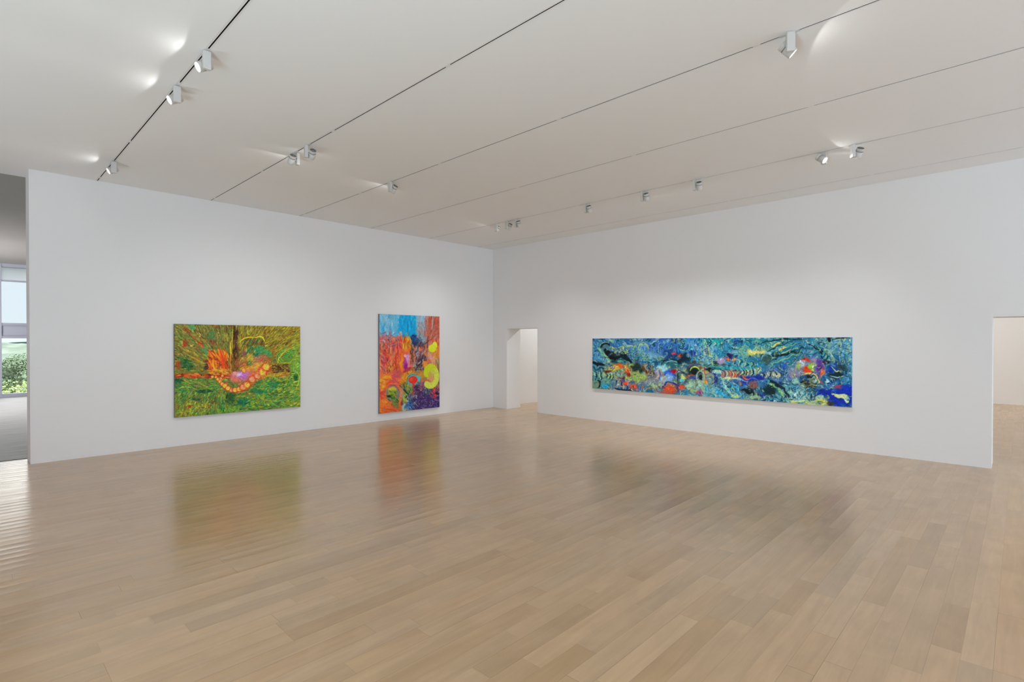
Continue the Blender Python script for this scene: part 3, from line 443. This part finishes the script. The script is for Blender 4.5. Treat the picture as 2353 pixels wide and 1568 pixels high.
    # cupping across each board
    q=N(m,'ShaderNodeMath',_operation='SUBTRACT'); q.inputs[1].default_value=.5; L(m,sx.outputs[0],q.inputs[0])
    q2=N(m,'ShaderNodeMath',_operation='MULTIPLY'); L(m,q.outputs[0],q2.inputs[0]); L(m,q.outputs[0],q2.inputs[1])
    cu=N(m,'ShaderNodeAttribute',_attribute_name='cup'); q3=N(m,'ShaderNodeMath',_operation='MULTIPLY'); L(m,q2.outputs[0],q3.inputs[0]); L(m,cu.outputs['Fac'],q3.inputs[1])
    q4=N(m,'ShaderNodeMath',_operation='MULTIPLY_ADD'); q4.inputs[1].default_value=.035; L(m,n2.outputs['Fac'],q4.inputs[0]); L(m,q3.outputs[0],q4.inputs[2])
    bp=N(m,'ShaderNodeBump',Strength=1,Distance=.0042); L(m,q4.outputs[0],bp.inputs['Height']); L(m,bp.outputs[0],b.inputs['Normal'])
    rr=N(m,'ShaderNodeMapRange'); rr.inputs[1].default_value=.3; rr.inputs[2].default_value=.7; rr.inputs[3].default_value=FR0; rr.inputs[4].default_value=FR1; L(m,n3.outputs['Fac'],rr.inputs[0]); L(m,rr.outputs[0],b.inputs['Roughness'])
    b.inputs['IOR'].default_value=FIOR; b.inputs['Specular Tint'].default_value=(1,.965,.90,1)
    return m
M_floor=floor_mat()

# ---------------------------------------------------------------- floor: every board laid as its own face
def s2l(c): return tuple((v/255/12.92 if v/255<.04045 else ((v/255+.055)/1.055)**2.4) for v in c)
KNOWN={1:[(3.77,4.44,-.17)],3:[(4.99,6.32,-.13)],2:[(5.10,5.68,-.06)],7:[(3.56,4.15,-.13)],5:[(1.6,3.0,-.08),(3.46,4.53,.05)],0:[(4.58,6.61,.05)],12:[(1.55,2.39,-.13),(3.02,4.3,-.05)],22:[(1.3,3.02,-.14)],14:[(3.34,4.18,-.12),(1.84,2.76,-.12),(.2,1.83,.06)],9:[(1.7,3.2,-.13)],13:[(2.08,3.9,.09)],
       28:[(.80,3.4,-.14),(.1,.79,.04)],27:[(-.3,.52,-.03),(.52,1.6,.06)],34:[(-.1,.84,-.11)],42:[(.15,.63,-.12)],26:[(-.4,.92,.06),(.92,1.8,-.06)],25:[(.51,1.5,.08)],24:[(.1,.51,-.05)],10:[(2.2,3.1,.1)],19:[(.9,1.9,.04)],31:[(.5,1.4,-.05)]}
FB=np.array(FLOORC)
def build_floor():
    rng=random.Random(3); W_=.1305; Y0=.0975
    V=[];F=[];UV=[];COL=[];LEN=[];OFF=[];SEAM=[];CUP=[]
    def board(x0,x1,y0,y1,t,r):
        i=len(V); V.extend([(x0,y0,0),(x1,y0,0),(x1,y1,0),(x0,y1,0)]); F.append((i,i+1,i+2,i+3)); UV.extend([(0,0),(0,1),(1,1),(1,0)])
        hue=rng.gauss(0,.014)+HUEX*0; c=FB*(1+t*np.array([.85,1,1.25])); c=c*np.array([1+hue,1,1-hue*1.4]); COL.append(tuple(np.clip(c,0,1))+(1,)); LEN.append(x1-x0)
        OFF.append((rng.uniform(0,60),rng.uniform(0,60),0)); SEAM.append(rng.choice([.42,.55,.8,.86,.9,.92])); CUP.append(rng.uniform(.3,1.7))
    r0=int((YS-Y0)/W_)-1; r1=int((YF-Y0)/W_)
    for r in range(r0,r1+1):
        y0=max(YS,Y0+r*W_); y1=min(YF,Y0+(r+1)*W_)
        if y1-y0<.003: continue
        known=sorted(KNOWN.get(r,[])); x=XL; k=0
        while x<XR:
            if k<len(known) and abs(x-known[k][0])<1e-6: board(known[k][0],known[k][1],y0,y1,known[k][2],r); x=known[k][1]; k+=1; continue
            lim=known[k][0] if k<len(known) else XR
            l=rng.choice([rng.uniform(.35,.9),rng.uniform(.8,2.3),rng.uniform(.8,2.3)]); x1=x+l
            if x1>lim-.3: x1=lim
            if x==XL: x1=min(lim,x+rng.uniform(.2,2))
            t=rng.gauss(0,.027); 
            if rng.random()<.06: t-=.09
            board(x,x1,y0,y1,t,r); x=x1
    me=bpy.data.meshes.new('floor'); me.from_pydata(V,[],F); u=me.uv_layers.new(name='UVMap')
    u.data.foreach_set('uv',np.array(UV,dtype=np.float32).ravel())
    def at(n,t,d,arr,key): a=me.attributes.new(n,t,d); a.data.foreach_set(key,np.array(arr,dtype=np.float32).ravel())
    at('board','FLOAT_COLOR','FACE',COL,'color') if False else None
    a=me.attributes.new('board','FLOAT_COLOR','CORNER'); a.data.foreach_set('color',np.repeat(np.array(COL,dtype=np.float32),4,axis=0).ravel())
    at('blen','FLOAT','FACE',LEN,'value'); at('seam','FLOAT','FACE',SEAM,'value'); at('cup','FLOAT','FACE',CUP,'value'); at('offs','FLOAT_VECTOR','FACE',OFF,'vector')
    me.materials.append(M_floor); o=bpy.data.objects.new('floor',me); link(o); o['kind']='structure'; return o
build_floor()
bm=bmesh.new(); box(bm,XL,XR,YF,YN+.3,-.25,0); struct('floor',bm,M_conc)
bm=bmesh.new(); box(bm,XL,XR,YS,YF,-.25,-.004); struct('floor',bm,M_conc)
bm=bmesh.new(); box(bm,XL,XE,YF-.012,YF+.012,0,.006); struct('trim_1',bm,M_strip)

# ---------------------------------------------------------------- walls
bm=bmesh.new(); box(bm,XE,XB,YA,YF-.02,0,ZC); struct('wall_left',bm,M_wall)
def wall_x(bm,x0,x1,ys,holes,z1=ZC):
    y=ys[0]
    for a,b,h in holes:
        box(bm,x0,x1,y,a,0,z1); box(bm,x0,x1,a,b,h,z1); y=b
    box(bm,x0,x1,y,ys[1],0,z1)
bm=bmesh.new(); wall_x(bm,XB,XB+TH,(YS,YF-.02),[D2,D1]); bmesh.ops.remove_doubles(bm,verts=bm.verts,dist=1e-5); struct('wall_right',bm,M_wall)
bm=bmesh.new(); box(bm,XB+TH,XR,YA,YF-.02,0,ZC); struct('wall_far',bm,M_wall)
bm=bmesh.new(); box(bm,XR,XR+.3,YS,YN,0,ZC); struct('wall_end',bm,M_wall)
WW=[(-7.6,-2.4),(-1.9,3.6),(4.1,9.4),(16.0,21.4)]  # unseen side window openings, added for the fill lights
bm=bmesh.new(); y=YS
for a,b in WW:
    box(bm,XL-.3,XL,y,a,0,ZC); box(bm,XL-.3,XL,a,b,0,.5); box(bm,XL-.3,XL,a,b,3.7,ZC); y=b
box(bm,XL-.3,XL,y,YN,0,ZC); bmesh.ops.remove_doubles(bm,verts=bm.verts,dist=1e-5); struct('wall_side',bm,M_wall)
# wall behind the camera with wide window openings, added to bring in fill light
SW=[(-2.6,3.0),(3.6,9.2),(11.0,18.0)]
bm=bmesh.new(); x=XL-.3
for a,b in SW:
    box(bm,x,a,YS-.3,YS,0,ZC); box(bm,a,b,YS-.3,YS,0,.5); box(bm,a,b,YS-.3,YS,3.7,ZC); x=b
box(bm,x,XR+.3,YS-.3,YS,0,ZC); bmesh.ops.remove_doubles(bm,verts=bm.verts,dist=1e-5); struct('wall_back',bm,M_wall)

# ceiling in strips between the recessed tracks
bm=bmesh.new(); hw=.0195; xs=[XL-.3]
for t in TRK: xs+= [t-hw,t+hw]
xs.append(XR+.3)
for i in range(0,len(xs),2): box(bm,xs[i],xs[i+1],YS-.3,YF+.03,ZC,ZC+.25)
struct('ceiling',bm,M_ceil)
bm=bmesh.new(); box(bm,XL-.3,XR+.3,YF+.031,YN+.3,ZC,ZC+.25); struct('ceiling',bm,M_fceil)
bm=bmesh.new(); box(bm,XL-.3,XR+.3,YS-.3,YN+.3,ZC+.251,ZC+.35); struct('ceiling',bm,M_ceil)

# ---------------------------------------------------------------- far windows
def window(i,x0,x1,glass_only=False):
    bm=bmesh.new(); w=.03; y0,y1=YN-.06,YN+.06
    for a,b in ((x0,x0+w),(x1-w,x1)): box(bm,a,b,y0,y1,0,ZC-.001)
    for a,b in ((3.985,ZC-.001),(3.545,3.59),(2.20,2.275),(1.80,1.865),(.0,.11)): box(bm,x0+w,x1-w,y0+.01,y1,a,b)
    box(bm,x0+w,x1-w,y0+.03,y1,1.865,2.20)
    box(bm,x0+w,x1-w,y0-.02,y0+.01,1.862,1.88); box(bm,x0+w,x1-w,y0-.02,y0+.01,2.19,2.205); box(bm,x0,x1,y0-.05,y0,.0,.03)
    f=struct('window_%d'%i,bm,M_frame)
    bm=bmesh.new(); box(bm,x0+w,x1-w,YN+.0,YN+.008,2.275,3.545); mesh_obj('pane',bm,M_glass,f)
    bm=bmesh.new(); box(bm,x0+w,x1-w,YN+.0,YN+.008,.11,1.80); mesh_obj('pane',bm,M_glass,f)
    bm=bmesh.new(); box(bm,x0+w,x1-w,YN+.0,YN+.008,3.59,3.985); o=mesh_obj('pane',bm,M_frost,f); o['label']='grey frosted top pane'
xm=[XL,-1.55,.81,3.25,5.7,8.15,10.6,13.05,15.5,XR]
for i in range(len(xm)-1): window(i+1,xm[i],xm[i+1])
k=len(xm)
for a,b in SW:  # unseen rear windows, added to go with the fill lights
    bm=bmesh.new(); n=3
    for j in range(n+1): q=a+(b-a)*j/n; box(bm,max(a,q-.03),min(b,q+.03),YS-.2,YS-.1,.5,3.7)
    box(bm,a,b,YS-.2,YS-.1,.5,.56); box(bm,a,b,YS-.2,YS-.1,3.64,3.7); f=struct('window_%d'%k,bm,M_frame); k+=1
    bm=bmesh.new(); box(bm,a+.03,b-.03,YS-.155,YS-.15,.56,3.64); mesh_obj('pane',bm,M_tint,f)

for a,b in WW:  # side windows out of view, also added for fill light
    bm=bmesh.new(); n=2
    for j in range(n+1): q=a+(b-a)*j/n; box(bm,XL-.2,XL-.1,max(a,q-.03),min(b,q+.03),.5,3.7)
    box(bm,XL-.2,XL-.1,a,b,.5,.56); box(bm,XL-.2,XL-.1,a,b,3.64,3.7); f=struct('window_%d'%k,bm,M_frame); k+=1
    bm=bmesh.new(); box(bm,XL-.155,XL-.15,a+.03,b-.03,.56,3.64); mesh_obj('pane',bm,M_tint,f)

# ---------------------------------------------------------------- ceiling light tracks
names=['leftmost of the six ceiling tracks, carrying three glowing lamps','second ceiling track from the left, carrying a close pair of lamps','third ceiling track from the left, one lamp near each end',
       'fourth ceiling track from the left, carrying no lamp','fifth ceiling track, carrying the long row of lamps','bare ceiling track closest to the right wall']
COUP=[9.68,7.68,5.632,3.59,1.552,-.49,-2.53,-4.57,-6.61]
for t,nm in zip(TRK,names):
    r=empty('lighting_track',(t,0,ZC),'thin black slot, '+nm,'lighting track','recessed light tracks in the ceiling')
    bm=bmesh.new(); y0,y1=YS+.02,YA-.004
    for s in (-1,1):
        a,b=sorted((s*.0056,s*.0185)); box(bm,a,b,y0,y1,-.0015,.012); a,b=sorted((s*.0076,s*.0185)); box(bm,a,b,y0,y1,.012,.045)
    box(bm,-.0185,.0185,y0,y1,.045,.05); mesh_obj('track_housing',bm,M_white,r)
    bm=bmesh.new()
    for s in (-1,1):
        a,b=sorted((s*.0052,s*.0075)); box(bm,a,b,y0,y1,.0008,.040)
    box(bm,-.0052,.0052,y0,y1,.036,.040); o=mesh_obj('slot_channel',bm,M_dark,r); o['label']='black slot interior'
    for c in COUP:
        bm=bmesh.new(); box(bm,-.0051,.0051,c-.028,c+.028,-.0010,.012); o=mesh_obj('joint_cover',bm,M_white,r)

# ---------------------------------------------------------------- track spotlights
def spot_meshes():
    bm=bmesh.new(); box(bm,-.013,.013,-.072,.072,-.006,-.0015); bevel(bm,.001,1)
    a=mesh_obj('track_adapter',bm,M_lamp); me_a=a.data; bpy.data.objects.remove(a)
    bm=bmesh.new(); box(bm,-.030,.030,-.019,.019,-.155,-.006); bevel(bm,.005,2)
    a=mesh_obj('arm',bm,M_lamp); me_b=a.data; bpy.data.objects.remove(a)
    # head: axis = local -Z (front), centre at origin
    bm=bmesh.new(); lathe(bm,[(0,.052),(.036,.052),(.040,.056),(.042,.052),(.042,.0205),(.0385,.0200),(.0385,.0155),(.042,.015),(.042,-.056),(.0405,-.058),(.037,-.056),(.036,-.050),(0,-.050)],44)
    a=mesh_obj('head',bm,M_lamp); me_h=a.data; bpy.data.objects.remove(a)
    bm=bmesh.new(); lathe(bm,[(0,-.0515),(.0362,-.0515),(.0362,-.0535),(0,-.0535)],40); a=mesh_obj('lens',bm,M_lens); me_l=a.data; bpy.data.objects.remove(a)
    bm=bmesh.new()
    for i in range(30):
        an=2*PI*i/30; M=Matrix.Rotation(an,4,'Z'); box(bm,.0385,.0405,-.0030,.0030,.0158,.0197,0,M)
    a=mesh_obj('cooling_vents',bm,M_vent); me_v=a.data; bpy.data.objects.remove(a)
    bm=bmesh.new(); lathe(bm,[(0,.0535),(.0355,.0535),(.0355,.0525),(0,.0525)],40)
    for i in range(18):
        an=2*PI*i/18; M=Matrix.Rotation(an,4,'Z'); box(bm,.024,.033,-.0022,.0022,.0534,.0542,1,M)
    for i in range(9):
        an=2*PI*i/9; M=Matrix.Rotation(an,4,'Z'); box(bm,.010,.018,-.0022,.0022,.0534,.0542,1,M)
    a=mesh_obj('back_cap',bm,[M_cap,M_vent]); me_c=a.data; bpy.data.objects.remove(a)
    bm=bmesh.new(); M=Matrix.Rotation(PI/2,4,'X'); lathe(bm,[(0,-.012),(.013,-.012),(.013,.012),(0,.012)],20,0,M); a=mesh_obj('pivot',bm,M_lamp); me_p=a.data; bpy.data.objects.remove(a)
    return me_a,me_b,me_h,me_l,me_v,me_c,me_p
SM=spot_meshes()
LAMPS=[ # track, y, target, side, label, beam power, spill power
 (0,4.851,(-3.0,4.85,1.35),1,'white spotlight with glowing oval face, nearest of the three on the leftmost track',1,1),
 (0,5.711,(-3.0,5.72,1.35),1,'white spotlight with glowing face, middle of the three on the leftmost track',1,1),
 (0,8.688,(-3.0,8.7,1.35),1,'white spotlight with glowing face close to the top of the left wall',1,1),
 (1,6.604,(2.95,YA,1.1),-1,'white spotlight with brightly lit arm, left one of the close pair on the second track',1,1),
 (1,6.255,(3.7,YA,1.2),1,'white spotlight with dark vented cap, right one of the close pair on the second track',1,.6),
 (2,6.783,(4.1,YA,1.1),1,'small tilted white spotlight alone at the far end of the third track',1,1.2),
 (4,7.648,(6.75,YA,1.2),1,'white spotlight with a brightly lit side, leftmost of three clustered near the corner',1,1),
 (4,7.340,(8.0,YA,.9),1,'white spotlight in the middle of the three clustered near the room corner',1,.5),
 (4,7.088,(XB,7.6,.5),1,'white spotlight leaning right, rightmost of three clustered near the room corner',1,.5),
 (4,5.424,(XB,5.75,.9),1,'small white spotlight on the fifth track, first one right of the cluster of three',1,.5),
 (4,4.326,(XB,4.7,1.0),1,'small white spotlight on the fifth track, midway between two lone similar ones',1,.6),
 (4,3.465,(XB,4.0,1.0),1,'small white spotlight just right of a track joint above the long blue painting',1,.6),
 (4,1.806,(7.0,-.8,1.9),1,'white spotlight with glowing round face, left one of the pair near the right wall',1,1),
 (4,1.465,(XB,3.2,1.0),1,'upright white spotlight with lit arm edge, right one of the pair near the right wall',1,.6),
 (2,1.307,(5.9,-.85,1.5),-1,'large white spotlight at the top right, tilted with its bright rim edge-on',1,1.4)]
def setp(l,g,k=1):
    m=max(max(g),1e-9); l.energy=m*k; l.color=tuple(v/m for v in g)
def spot_light(name,loc,d,g,size,blend,rad,k=1):
    l=bpy.data.lights.new(name,'SPOT'); setp(l,g,k); l.spot_size=size; l.spot_blend=blend; l.shadow_soft_size=rad
    o=bpy.data.objects.new(name,l); link(o); o.location=loc; o.rotation_euler=d.to_track_quat('-Z','Y').to_euler(); return o
for tr,y,tg,side,lab,bp_,sp_ in LAMPS:
    org=Vector((TRK[tr],y,ZC)); hc=org+Vector((0,0,-.105)); d=Vector(tg)-hc; az=math.atan2(d.y,d.x)
    hd=Vector((math.cos(az),math.sin(az),0)); rt=Vector((math.sin(az),-math.cos(az),0))
    r=empty('track_spotlight',org,lab,'spotlight','white spotlights on the ceiling tracks')
    a=link(bpy.data.objects.new('track_adapter',SM[0]),r)
    b=link(bpy.data.objects.new('arm',SM[1]),r); b.rotation_euler=(0,0,az); b.location=rt*side*-.024
    off=rt*side*.047+Vector((0,0,-.098)); d=(Vector(tg)-(org+off)).normalized()
    h_=link(bpy.data.objects.new('head',SM[2]),r); h_.location=off; h_.rotation_euler=d.to_track_quat('-Z','Y').to_euler()
    p=link(bpy.data.objects.new('pivot',SM[6]),r); p.location=rt*side*0+Vector((0,0,-.098)); p.rotation_euler=(0,0,az)
    link(bpy.data.objects.new('lens',SM[3]),h_); link(bpy.data.objects.new('cooling_vents',SM[4]),h_); link(bpy.data.objects.new('back_cap',SM[5]),h_)
    lp=org+off+d*.062
    bt=Vector(tg) if tg[2]>1.3 else Vector((tg[0],tg[1],-1.4 if tg[0]==XB else .5)); bd=(bt-(org+off)).normalized()
    spot_light('beam_light',lp,bd,G['beam'+('A' if tr in(0,1,2) and y>2 else 'B' if tg[0]==XB else 'C')],math.radians(92 if tg[0]==XB else 92),1.0,.018,bp_)
    spot_light('spill_light',lp,d,G['spill'],math.radians(166),.05,.01,sp_)

# ---------------------------------------------------------------- paintings
def painted(name_thing,label,q,org,ux,nrm,w,h,paintf,nu,nv,depth=.038,group='unframed abstract paintings on the walls'):
    c,quad=paintf(); col=sample(c,quad,nu,nv)
    col=np.clip(col**(1/2.2),0,1); col=np.clip((col-.45)*PCON[q]+.45+PLIFT[q],.03,.98)**2.2
    r=empty(name_thing,org,label,'painting',group); n=nrm*depth
    U,Vv=np.meshgrid(np.linspace(0,w,nu),np.linspace(h,0,nv)); P=np.zeros((nv,nu,3))
    for k in range(3): P[...,k]=U*ux[k]+n[k]
    P[...,2]+=Vv
    me=bpy.data.meshes.new('painted_canvas'); nV=nu*nv; me.vertices.add(nV); me.vertices.foreach_set('co',P.astype(np.float32).ravel())
    i=np.arange(nV).reshape(nv,nu); F=np.stack([i[1:,:-1],i[1:,1:],i[:-1,1:],i[:-1,:-1]],-1).reshape(-1,4); nf=len(F)
    me.loops.add(nf*4); me.loops.foreach_set('vertex_index',F.astype(np.int32).ravel()); me.polygons.add(nf); me.polygons.foreach_set('loop_start',(np.arange(nf)*4).astype(np.int32)); me.polygons.foreach_set('loop_total',np.full(nf,4,np.int32))
    me.update(calc_edges=True)
    a=me.attributes.new('paint','FLOAT_COLOR','POINT'); a.data.foreach_set('color',np.concatenate([col,np.ones((nv,nu,1))],-1).astype(np.float32).ravel())
    me.materials.append(M_paint); link(bpy.data.objects.new('painted_canvas',me),r)
    # stretcher: hollow wooden frame behind the canvas with wrapped edge
    bm=bmesh.new(); t=.0005
    def B(u0,u1,z0,z1,d0,d1):
        pts=[ux*u+nrm*dd+Vector((0,0,z)) for u in (u0,u1) for dd in (d0,d1) for z in (z0,z1)]; v=[bm.verts.new(p) for p in pts]
        for f in ((0,1,3,2),(4,6,7,5),(0,4,5,1),(2,3,7,6),(0,2,6,4),(1,5,7,3)): bm.faces.new([v[k] for k in f])
    f=.03; B(0,f,0,h,.0004,depth-t); B(w-f,w,0,h,.0004,depth-t); B(f,w-f,0,f,.0004,depth-t); B(f,w-f,h-f,h,.0004,depth-t); B(f,w-f,f,h-f,.0004,.012)
    bmesh.ops.recalc_face_normals(bm,faces=bm.faces); e=mesh_obj('canvas_edge',bm,M_edge[q],r); return r
M_paint=mat('oil_paint',rough=.55,spec=.25); _a=N(M_paint,'ShaderNodeAttribute',_attribute_name='paint'); L(M_paint,_a.outputs['Color'],bsdf(M_paint).inputs['Base Color'])
_n=N(M_paint,'ShaderNodeTexNoise',Scale=90,Detail=3); _b=N(M_paint,'ShaderNodeBump',Strength=.2,Distance=.002); L(M_paint,_n.outputs['Fac'],_b.inputs['Height']); L(M_paint,_b.outputs[0],bsdf(M_paint).inputs['Normal'])
M_edge=[mat('dark_canvas_edge',(.16,.15,.13),.7,.3),mat('grey_canvas_edge',(.20,.19,.18),.7,.3),mat('pale_canvas_edge',(.62,.62,.60),.7,.3)]
X=Vector((1,0,0)); Yv=Vector((0,1,0))
painted('painting','green and orange abstract painting with a chain of yellow circles, on the left wall',0,Vector((2.377,YA,.470)),X,-Yv,2.065,1.518,paint_green,420,310,.045)
painted('painting','tall red, orange and blue abstract painting with a yellow crescent, nearest the corner',1,Vector((6.158,YA,.166)),X,-Yv,1.615,2.128,paint_red,250,330,.045)
painted('painting','very long blue and turquoise swirling abstract painting on the right wall',2,Vector((XB,6.725,.689)),-Yv,-X,4.845,1.084,paint_blue,960,216,.052)

# ---------------------------------------------------------------- landscape beyond the glass
def leafy(c0,c1,name):
    m=mat(name,rough=.8,spec=.1); return noisy(m,.9,c0,c1)
M_leafA=leafy((.10,.15,.05),(.30,.36,.15),'bright_spring_leaves'); M_leafB=leafy((.07,.11,.06),(.19,.24,.15),'mid_green_leaves'); M_bark=mat('grey_bark',(.12,.10,.08),.9,.1)
def terrain(name,y0,y1,zf,m,nx=90,ny=24,label=None,w=1.0):
    bm=bmesh.new(); g=[]
    for j in range(ny+1):
        y=y0+(y1-y0)*j/ny; row=[]
        for i in range(nx+1):
            x=(-.55+1.1*i/nx)*(y*w+40); row.append(bm.verts.new((x,y,zf(x,y))))
        g.append(row)
    for j in range(ny):
        for i in range(nx): f=bm.faces.new((g[j][i],g[j][i+1],g[j+1][i+1],g[j+1][i])); f.smooth=True
    return mesh_obj(name,bm,m)
def fz(s,a,o): return lambda x,y: o+a*mnoise.fractal(Vector((x/s,y/s,3.1)),1,2,4)
M_field=noisy(mat('hazy_meadow_green',rough=.9,spec=.1),.12,(.05,.08,.04),(.10,.13,.08)); M_hill1=noisy(mat('pale_green_hills',rough=.9,spec=.1),.05,(.05,.075,.05),(.14,.17,.13),stretch=(1,.35,1)); M_hill2=noisy(mat('pale_blue_green_hills',rough=.9,spec=.1),.012,(.115,.15,.15),(.16,.19,.19),stretch=(1,.3,1))  # distance haze is mixed into these base colours
o=terrain('ground',23,260,lambda x,y:-11.5+2.2*mnoise.noise(Vector((x/40,y/40,0)))+max(0,(y-150))*.05,M_field); o['kind']='structure'
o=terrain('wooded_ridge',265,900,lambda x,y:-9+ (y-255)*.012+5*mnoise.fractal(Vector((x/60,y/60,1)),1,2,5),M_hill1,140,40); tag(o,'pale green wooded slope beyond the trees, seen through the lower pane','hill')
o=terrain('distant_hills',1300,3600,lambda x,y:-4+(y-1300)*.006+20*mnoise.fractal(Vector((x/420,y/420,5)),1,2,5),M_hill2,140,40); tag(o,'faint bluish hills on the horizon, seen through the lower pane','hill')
def tree(x,y,zt,r,leaf,lab,seed,grp=None):
    rg=random.Random(seed); gz=-11.8; rt=empty('leafy_tree',(x,y,gz),lab,'tree',grp); hgt=zt-gz
    bm=bmesh.new(); lathe(bm,[(.32,-.6),(.26,hgt*.3),(.16,hgt*.6),(.02,hgt*.85)],10); mesh_obj('trunk',bm,M_bark,rt)
    verts=[];faces=[]
    lobes=[]
    for i in range(26):
        a=rg.uniform(0,2*PI); e=rg.uniform(-.5,1); rr=r*.62*math.sqrt(max(0,1-e*e*.8)); lobes.append((rr*math.cos(a),rr*math.sin(a),hgt-r*1.0+e*r*.62,r*rg.uniform(.28,.42)))
    for lx,ly,lz,lr in lobes:
        for k in range(430):
            u=rg.uniform(-1,1); a=rg.uniform(0,2*PI); s=math.sqrt(1-u*u); n=Vector((s*math.cos(a),s*math.sin(a),u)); p=Vector((lx,ly,lz))+n*lr*rg.uniform(.82,1.08)
            t1=n.orthogonal().normalized(); t1=Matrix.Rotation(rg.uniform(0,6.28),3,n)@t1; t2=n.cross(t1); q=rg.uniform(.07,.15); tilt=n*rg.uniform(-.5,.5)*q
            i=len(verts); verts+= [p-t1*q-t2*q*.6+tilt,p+t1*q-t2*q*.5,p+t1*q*.8+t2*q-tilt,p-t1*q*.7+t2*q*.7]; faces.append((i,i+1,i+2,i+3))
    me=bpy.data.meshes.new('crown'); me.from_pydata(verts,[],faces); me.materials.append(leaf); link(bpy.data.objects.new('crown',me),rt); return rt
tree(3.6,78,-2.5,4.4,M_leafA,'bright green bushy tree filling the lower part of the far window pane',1,'trees outside the window')
tree(9.2,88,-2.3,4.3,M_leafA,'bright green bushy tree at the lower right edge of the far window pane',2,'trees outside the window')
tree(-6.5,80,-3.0,4.4,M_leafA,'bright green tree hidden beside the window frame, left of the others',3,'trees outside the window')
tree(4.6,160,-1.3,5.2,M_leafB,'darker green tree behind the bright ones, at the left of the pane',4,'trees outside the window')
tree(7.3,130,-.2,4.6,M_leafB,'taller mid-green round tree behind the bright ones, at the right of the pane',5,'trees outside the window')

# ---------------------------------------------------------------- light
w=bpy.data.worlds.new('sky'); SC.world=w; w.use_nodes=True; nt=w.node_tree; nt.nodes.clear()
out=nt.nodes.new('ShaderNodeOutputWorld'); bg=nt.nodes.new('ShaderNodeBackground'); tc=nt.nodes.new('ShaderNodeTexCoord'); sp=nt.nodes.new('ShaderNodeSeparateXYZ'); rp=nt.nodes.new('ShaderNodeValToRGB')
nt.links.new(tc.outputs['Generated'],sp.inputs[0]); nt.links.new(sp.outputs[2],rp.inputs[0]); nt.links.new(rp.outputs[0],bg.inputs[0]); nt.links.new(bg.outputs[0],out.inputs[0])
e=rp.color_ramp.elements; e[0].position=0; e[0].color=(.80,.90,.97,1); e[1].position=1; e[1].color=(SKYTOP*.8,SKYTOP*.88,SKYTOP,1)
m_=e.new(.13); m_.color=(.80,.90,1.0,1); m_=e.new(.24); m_.color=(SKYTOP,SKYTOP*.985,SKYTOP*.94,1)
bg.inputs[1].default_value=SKY
s=bpy.data.lights.new('sun','SUN'); s.energy=SUN; s.angle=.02; so=bpy.data.objects.new('sun',s); link(so); so.rotation_euler=Vector((-.35,.55,-.9)).to_track_quat('-Z','Y').to_euler()
def area(name,loc,d,sx,sy,g,k=1):
    if max(g)<=0: return None
    l=bpy.data.lights.new(name,'AREA'); l.shape='RECTANGLE'; l.size=sx; l.size_y=sy; setp(l,g,k)
    o=bpy.data.objects.new(name,l); link(o); o.location=loc; o.rotation_euler=Vector(d).to_track_quat('-Z','Z').to_euler(); return o
for i_,(a,b) in enumerate(SW):
    g=('south1','south2','room')[i_]
    area('window_daylight',((a+b)/2,YS-.02,2.1),(0,1,-.06),b-a-.1,3.0,G[g],(b-a))  # fill light added at the unseen rear windows
    area('terrace_bounce',((a+b)/2,YS+.02,.85),(0,.5,.866),b-a-.1,.6,G[g+'_up'],(b-a))  # low up-light added to brighten the ceiling
for i_,(a,b) in enumerate(WW):
    g=('west1','west2','west3','foyer')[i_]
    area('window_daylight',(XL-.02,(a+b)/2,2.1),(1,0,-.06),b-a-.1,3.0,G[g],(b-a))  # fill light added along the unseen side wall
    area('terrace_bounce',(XL+.02,(a+b)/2,.85),(.5,0,.866),b-a-.1,.6,G[g+'_up'],(b-a))  # added up-light near the sill, lifts the ceiling

for nm,px,py,tx,ty,pw in EXTRA: spot_light('other_room_light',Vector((px,py,ZC-.16)),Vector((tx-px,ty-py,-2.6)).normalized(),pw,math.radians(110),1,.05)  # unseen spots added to brighten the room beyond the doors

# ---------------------------------------------------------------- camera
cam=bpy.data.cameras.new('camera'); co=bpy.data.objects.new('camera',cam); link(co)
Fv=Vector((.72043933,.69347511,-.00770935)); Rv=Vector((.693497661,-.720458789,.000357244)); Uv=Vector((.00530653,.00560379,.99997022))
R3=Matrix((Rv,Uv,-Fv)).transposed(); co.matrix_world=Matrix.Translation((0,0,H))@R3.to_4x4()
cam.sensor_fit='HORIZONTAL'; cam.sensor_width=36; cam.lens=1216.58/2353*36; cam.shift_x=0; cam.shift_y=(795.35-784)/2353; cam.clip_end=6000; cam.clip_start=.05
SC.camera=co
SC.view_settings.view_transform='Standard'; SC.view_settings.look='None'; SC.view_settings.gamma=1; SC.view_settings.exposure=EXPO; SC.view_settings.use_curve_mapping=False
SC.cycles.use_denoising=True; SC.cycles.use_adaptive_sampling=True; SC.cycles.adaptive_threshold=.02; SC.cycles.max_bounces=9; SC.cycles.diffuse_bounces=6; SC.cycles.glossy_bounces=4; SC.cycles.transparent_max_bounces=12; SC.cycles.caustics_reflective=False; SC.cycles.caustics_refractive=False; SC.cycles.sample_clamp_indirect=6
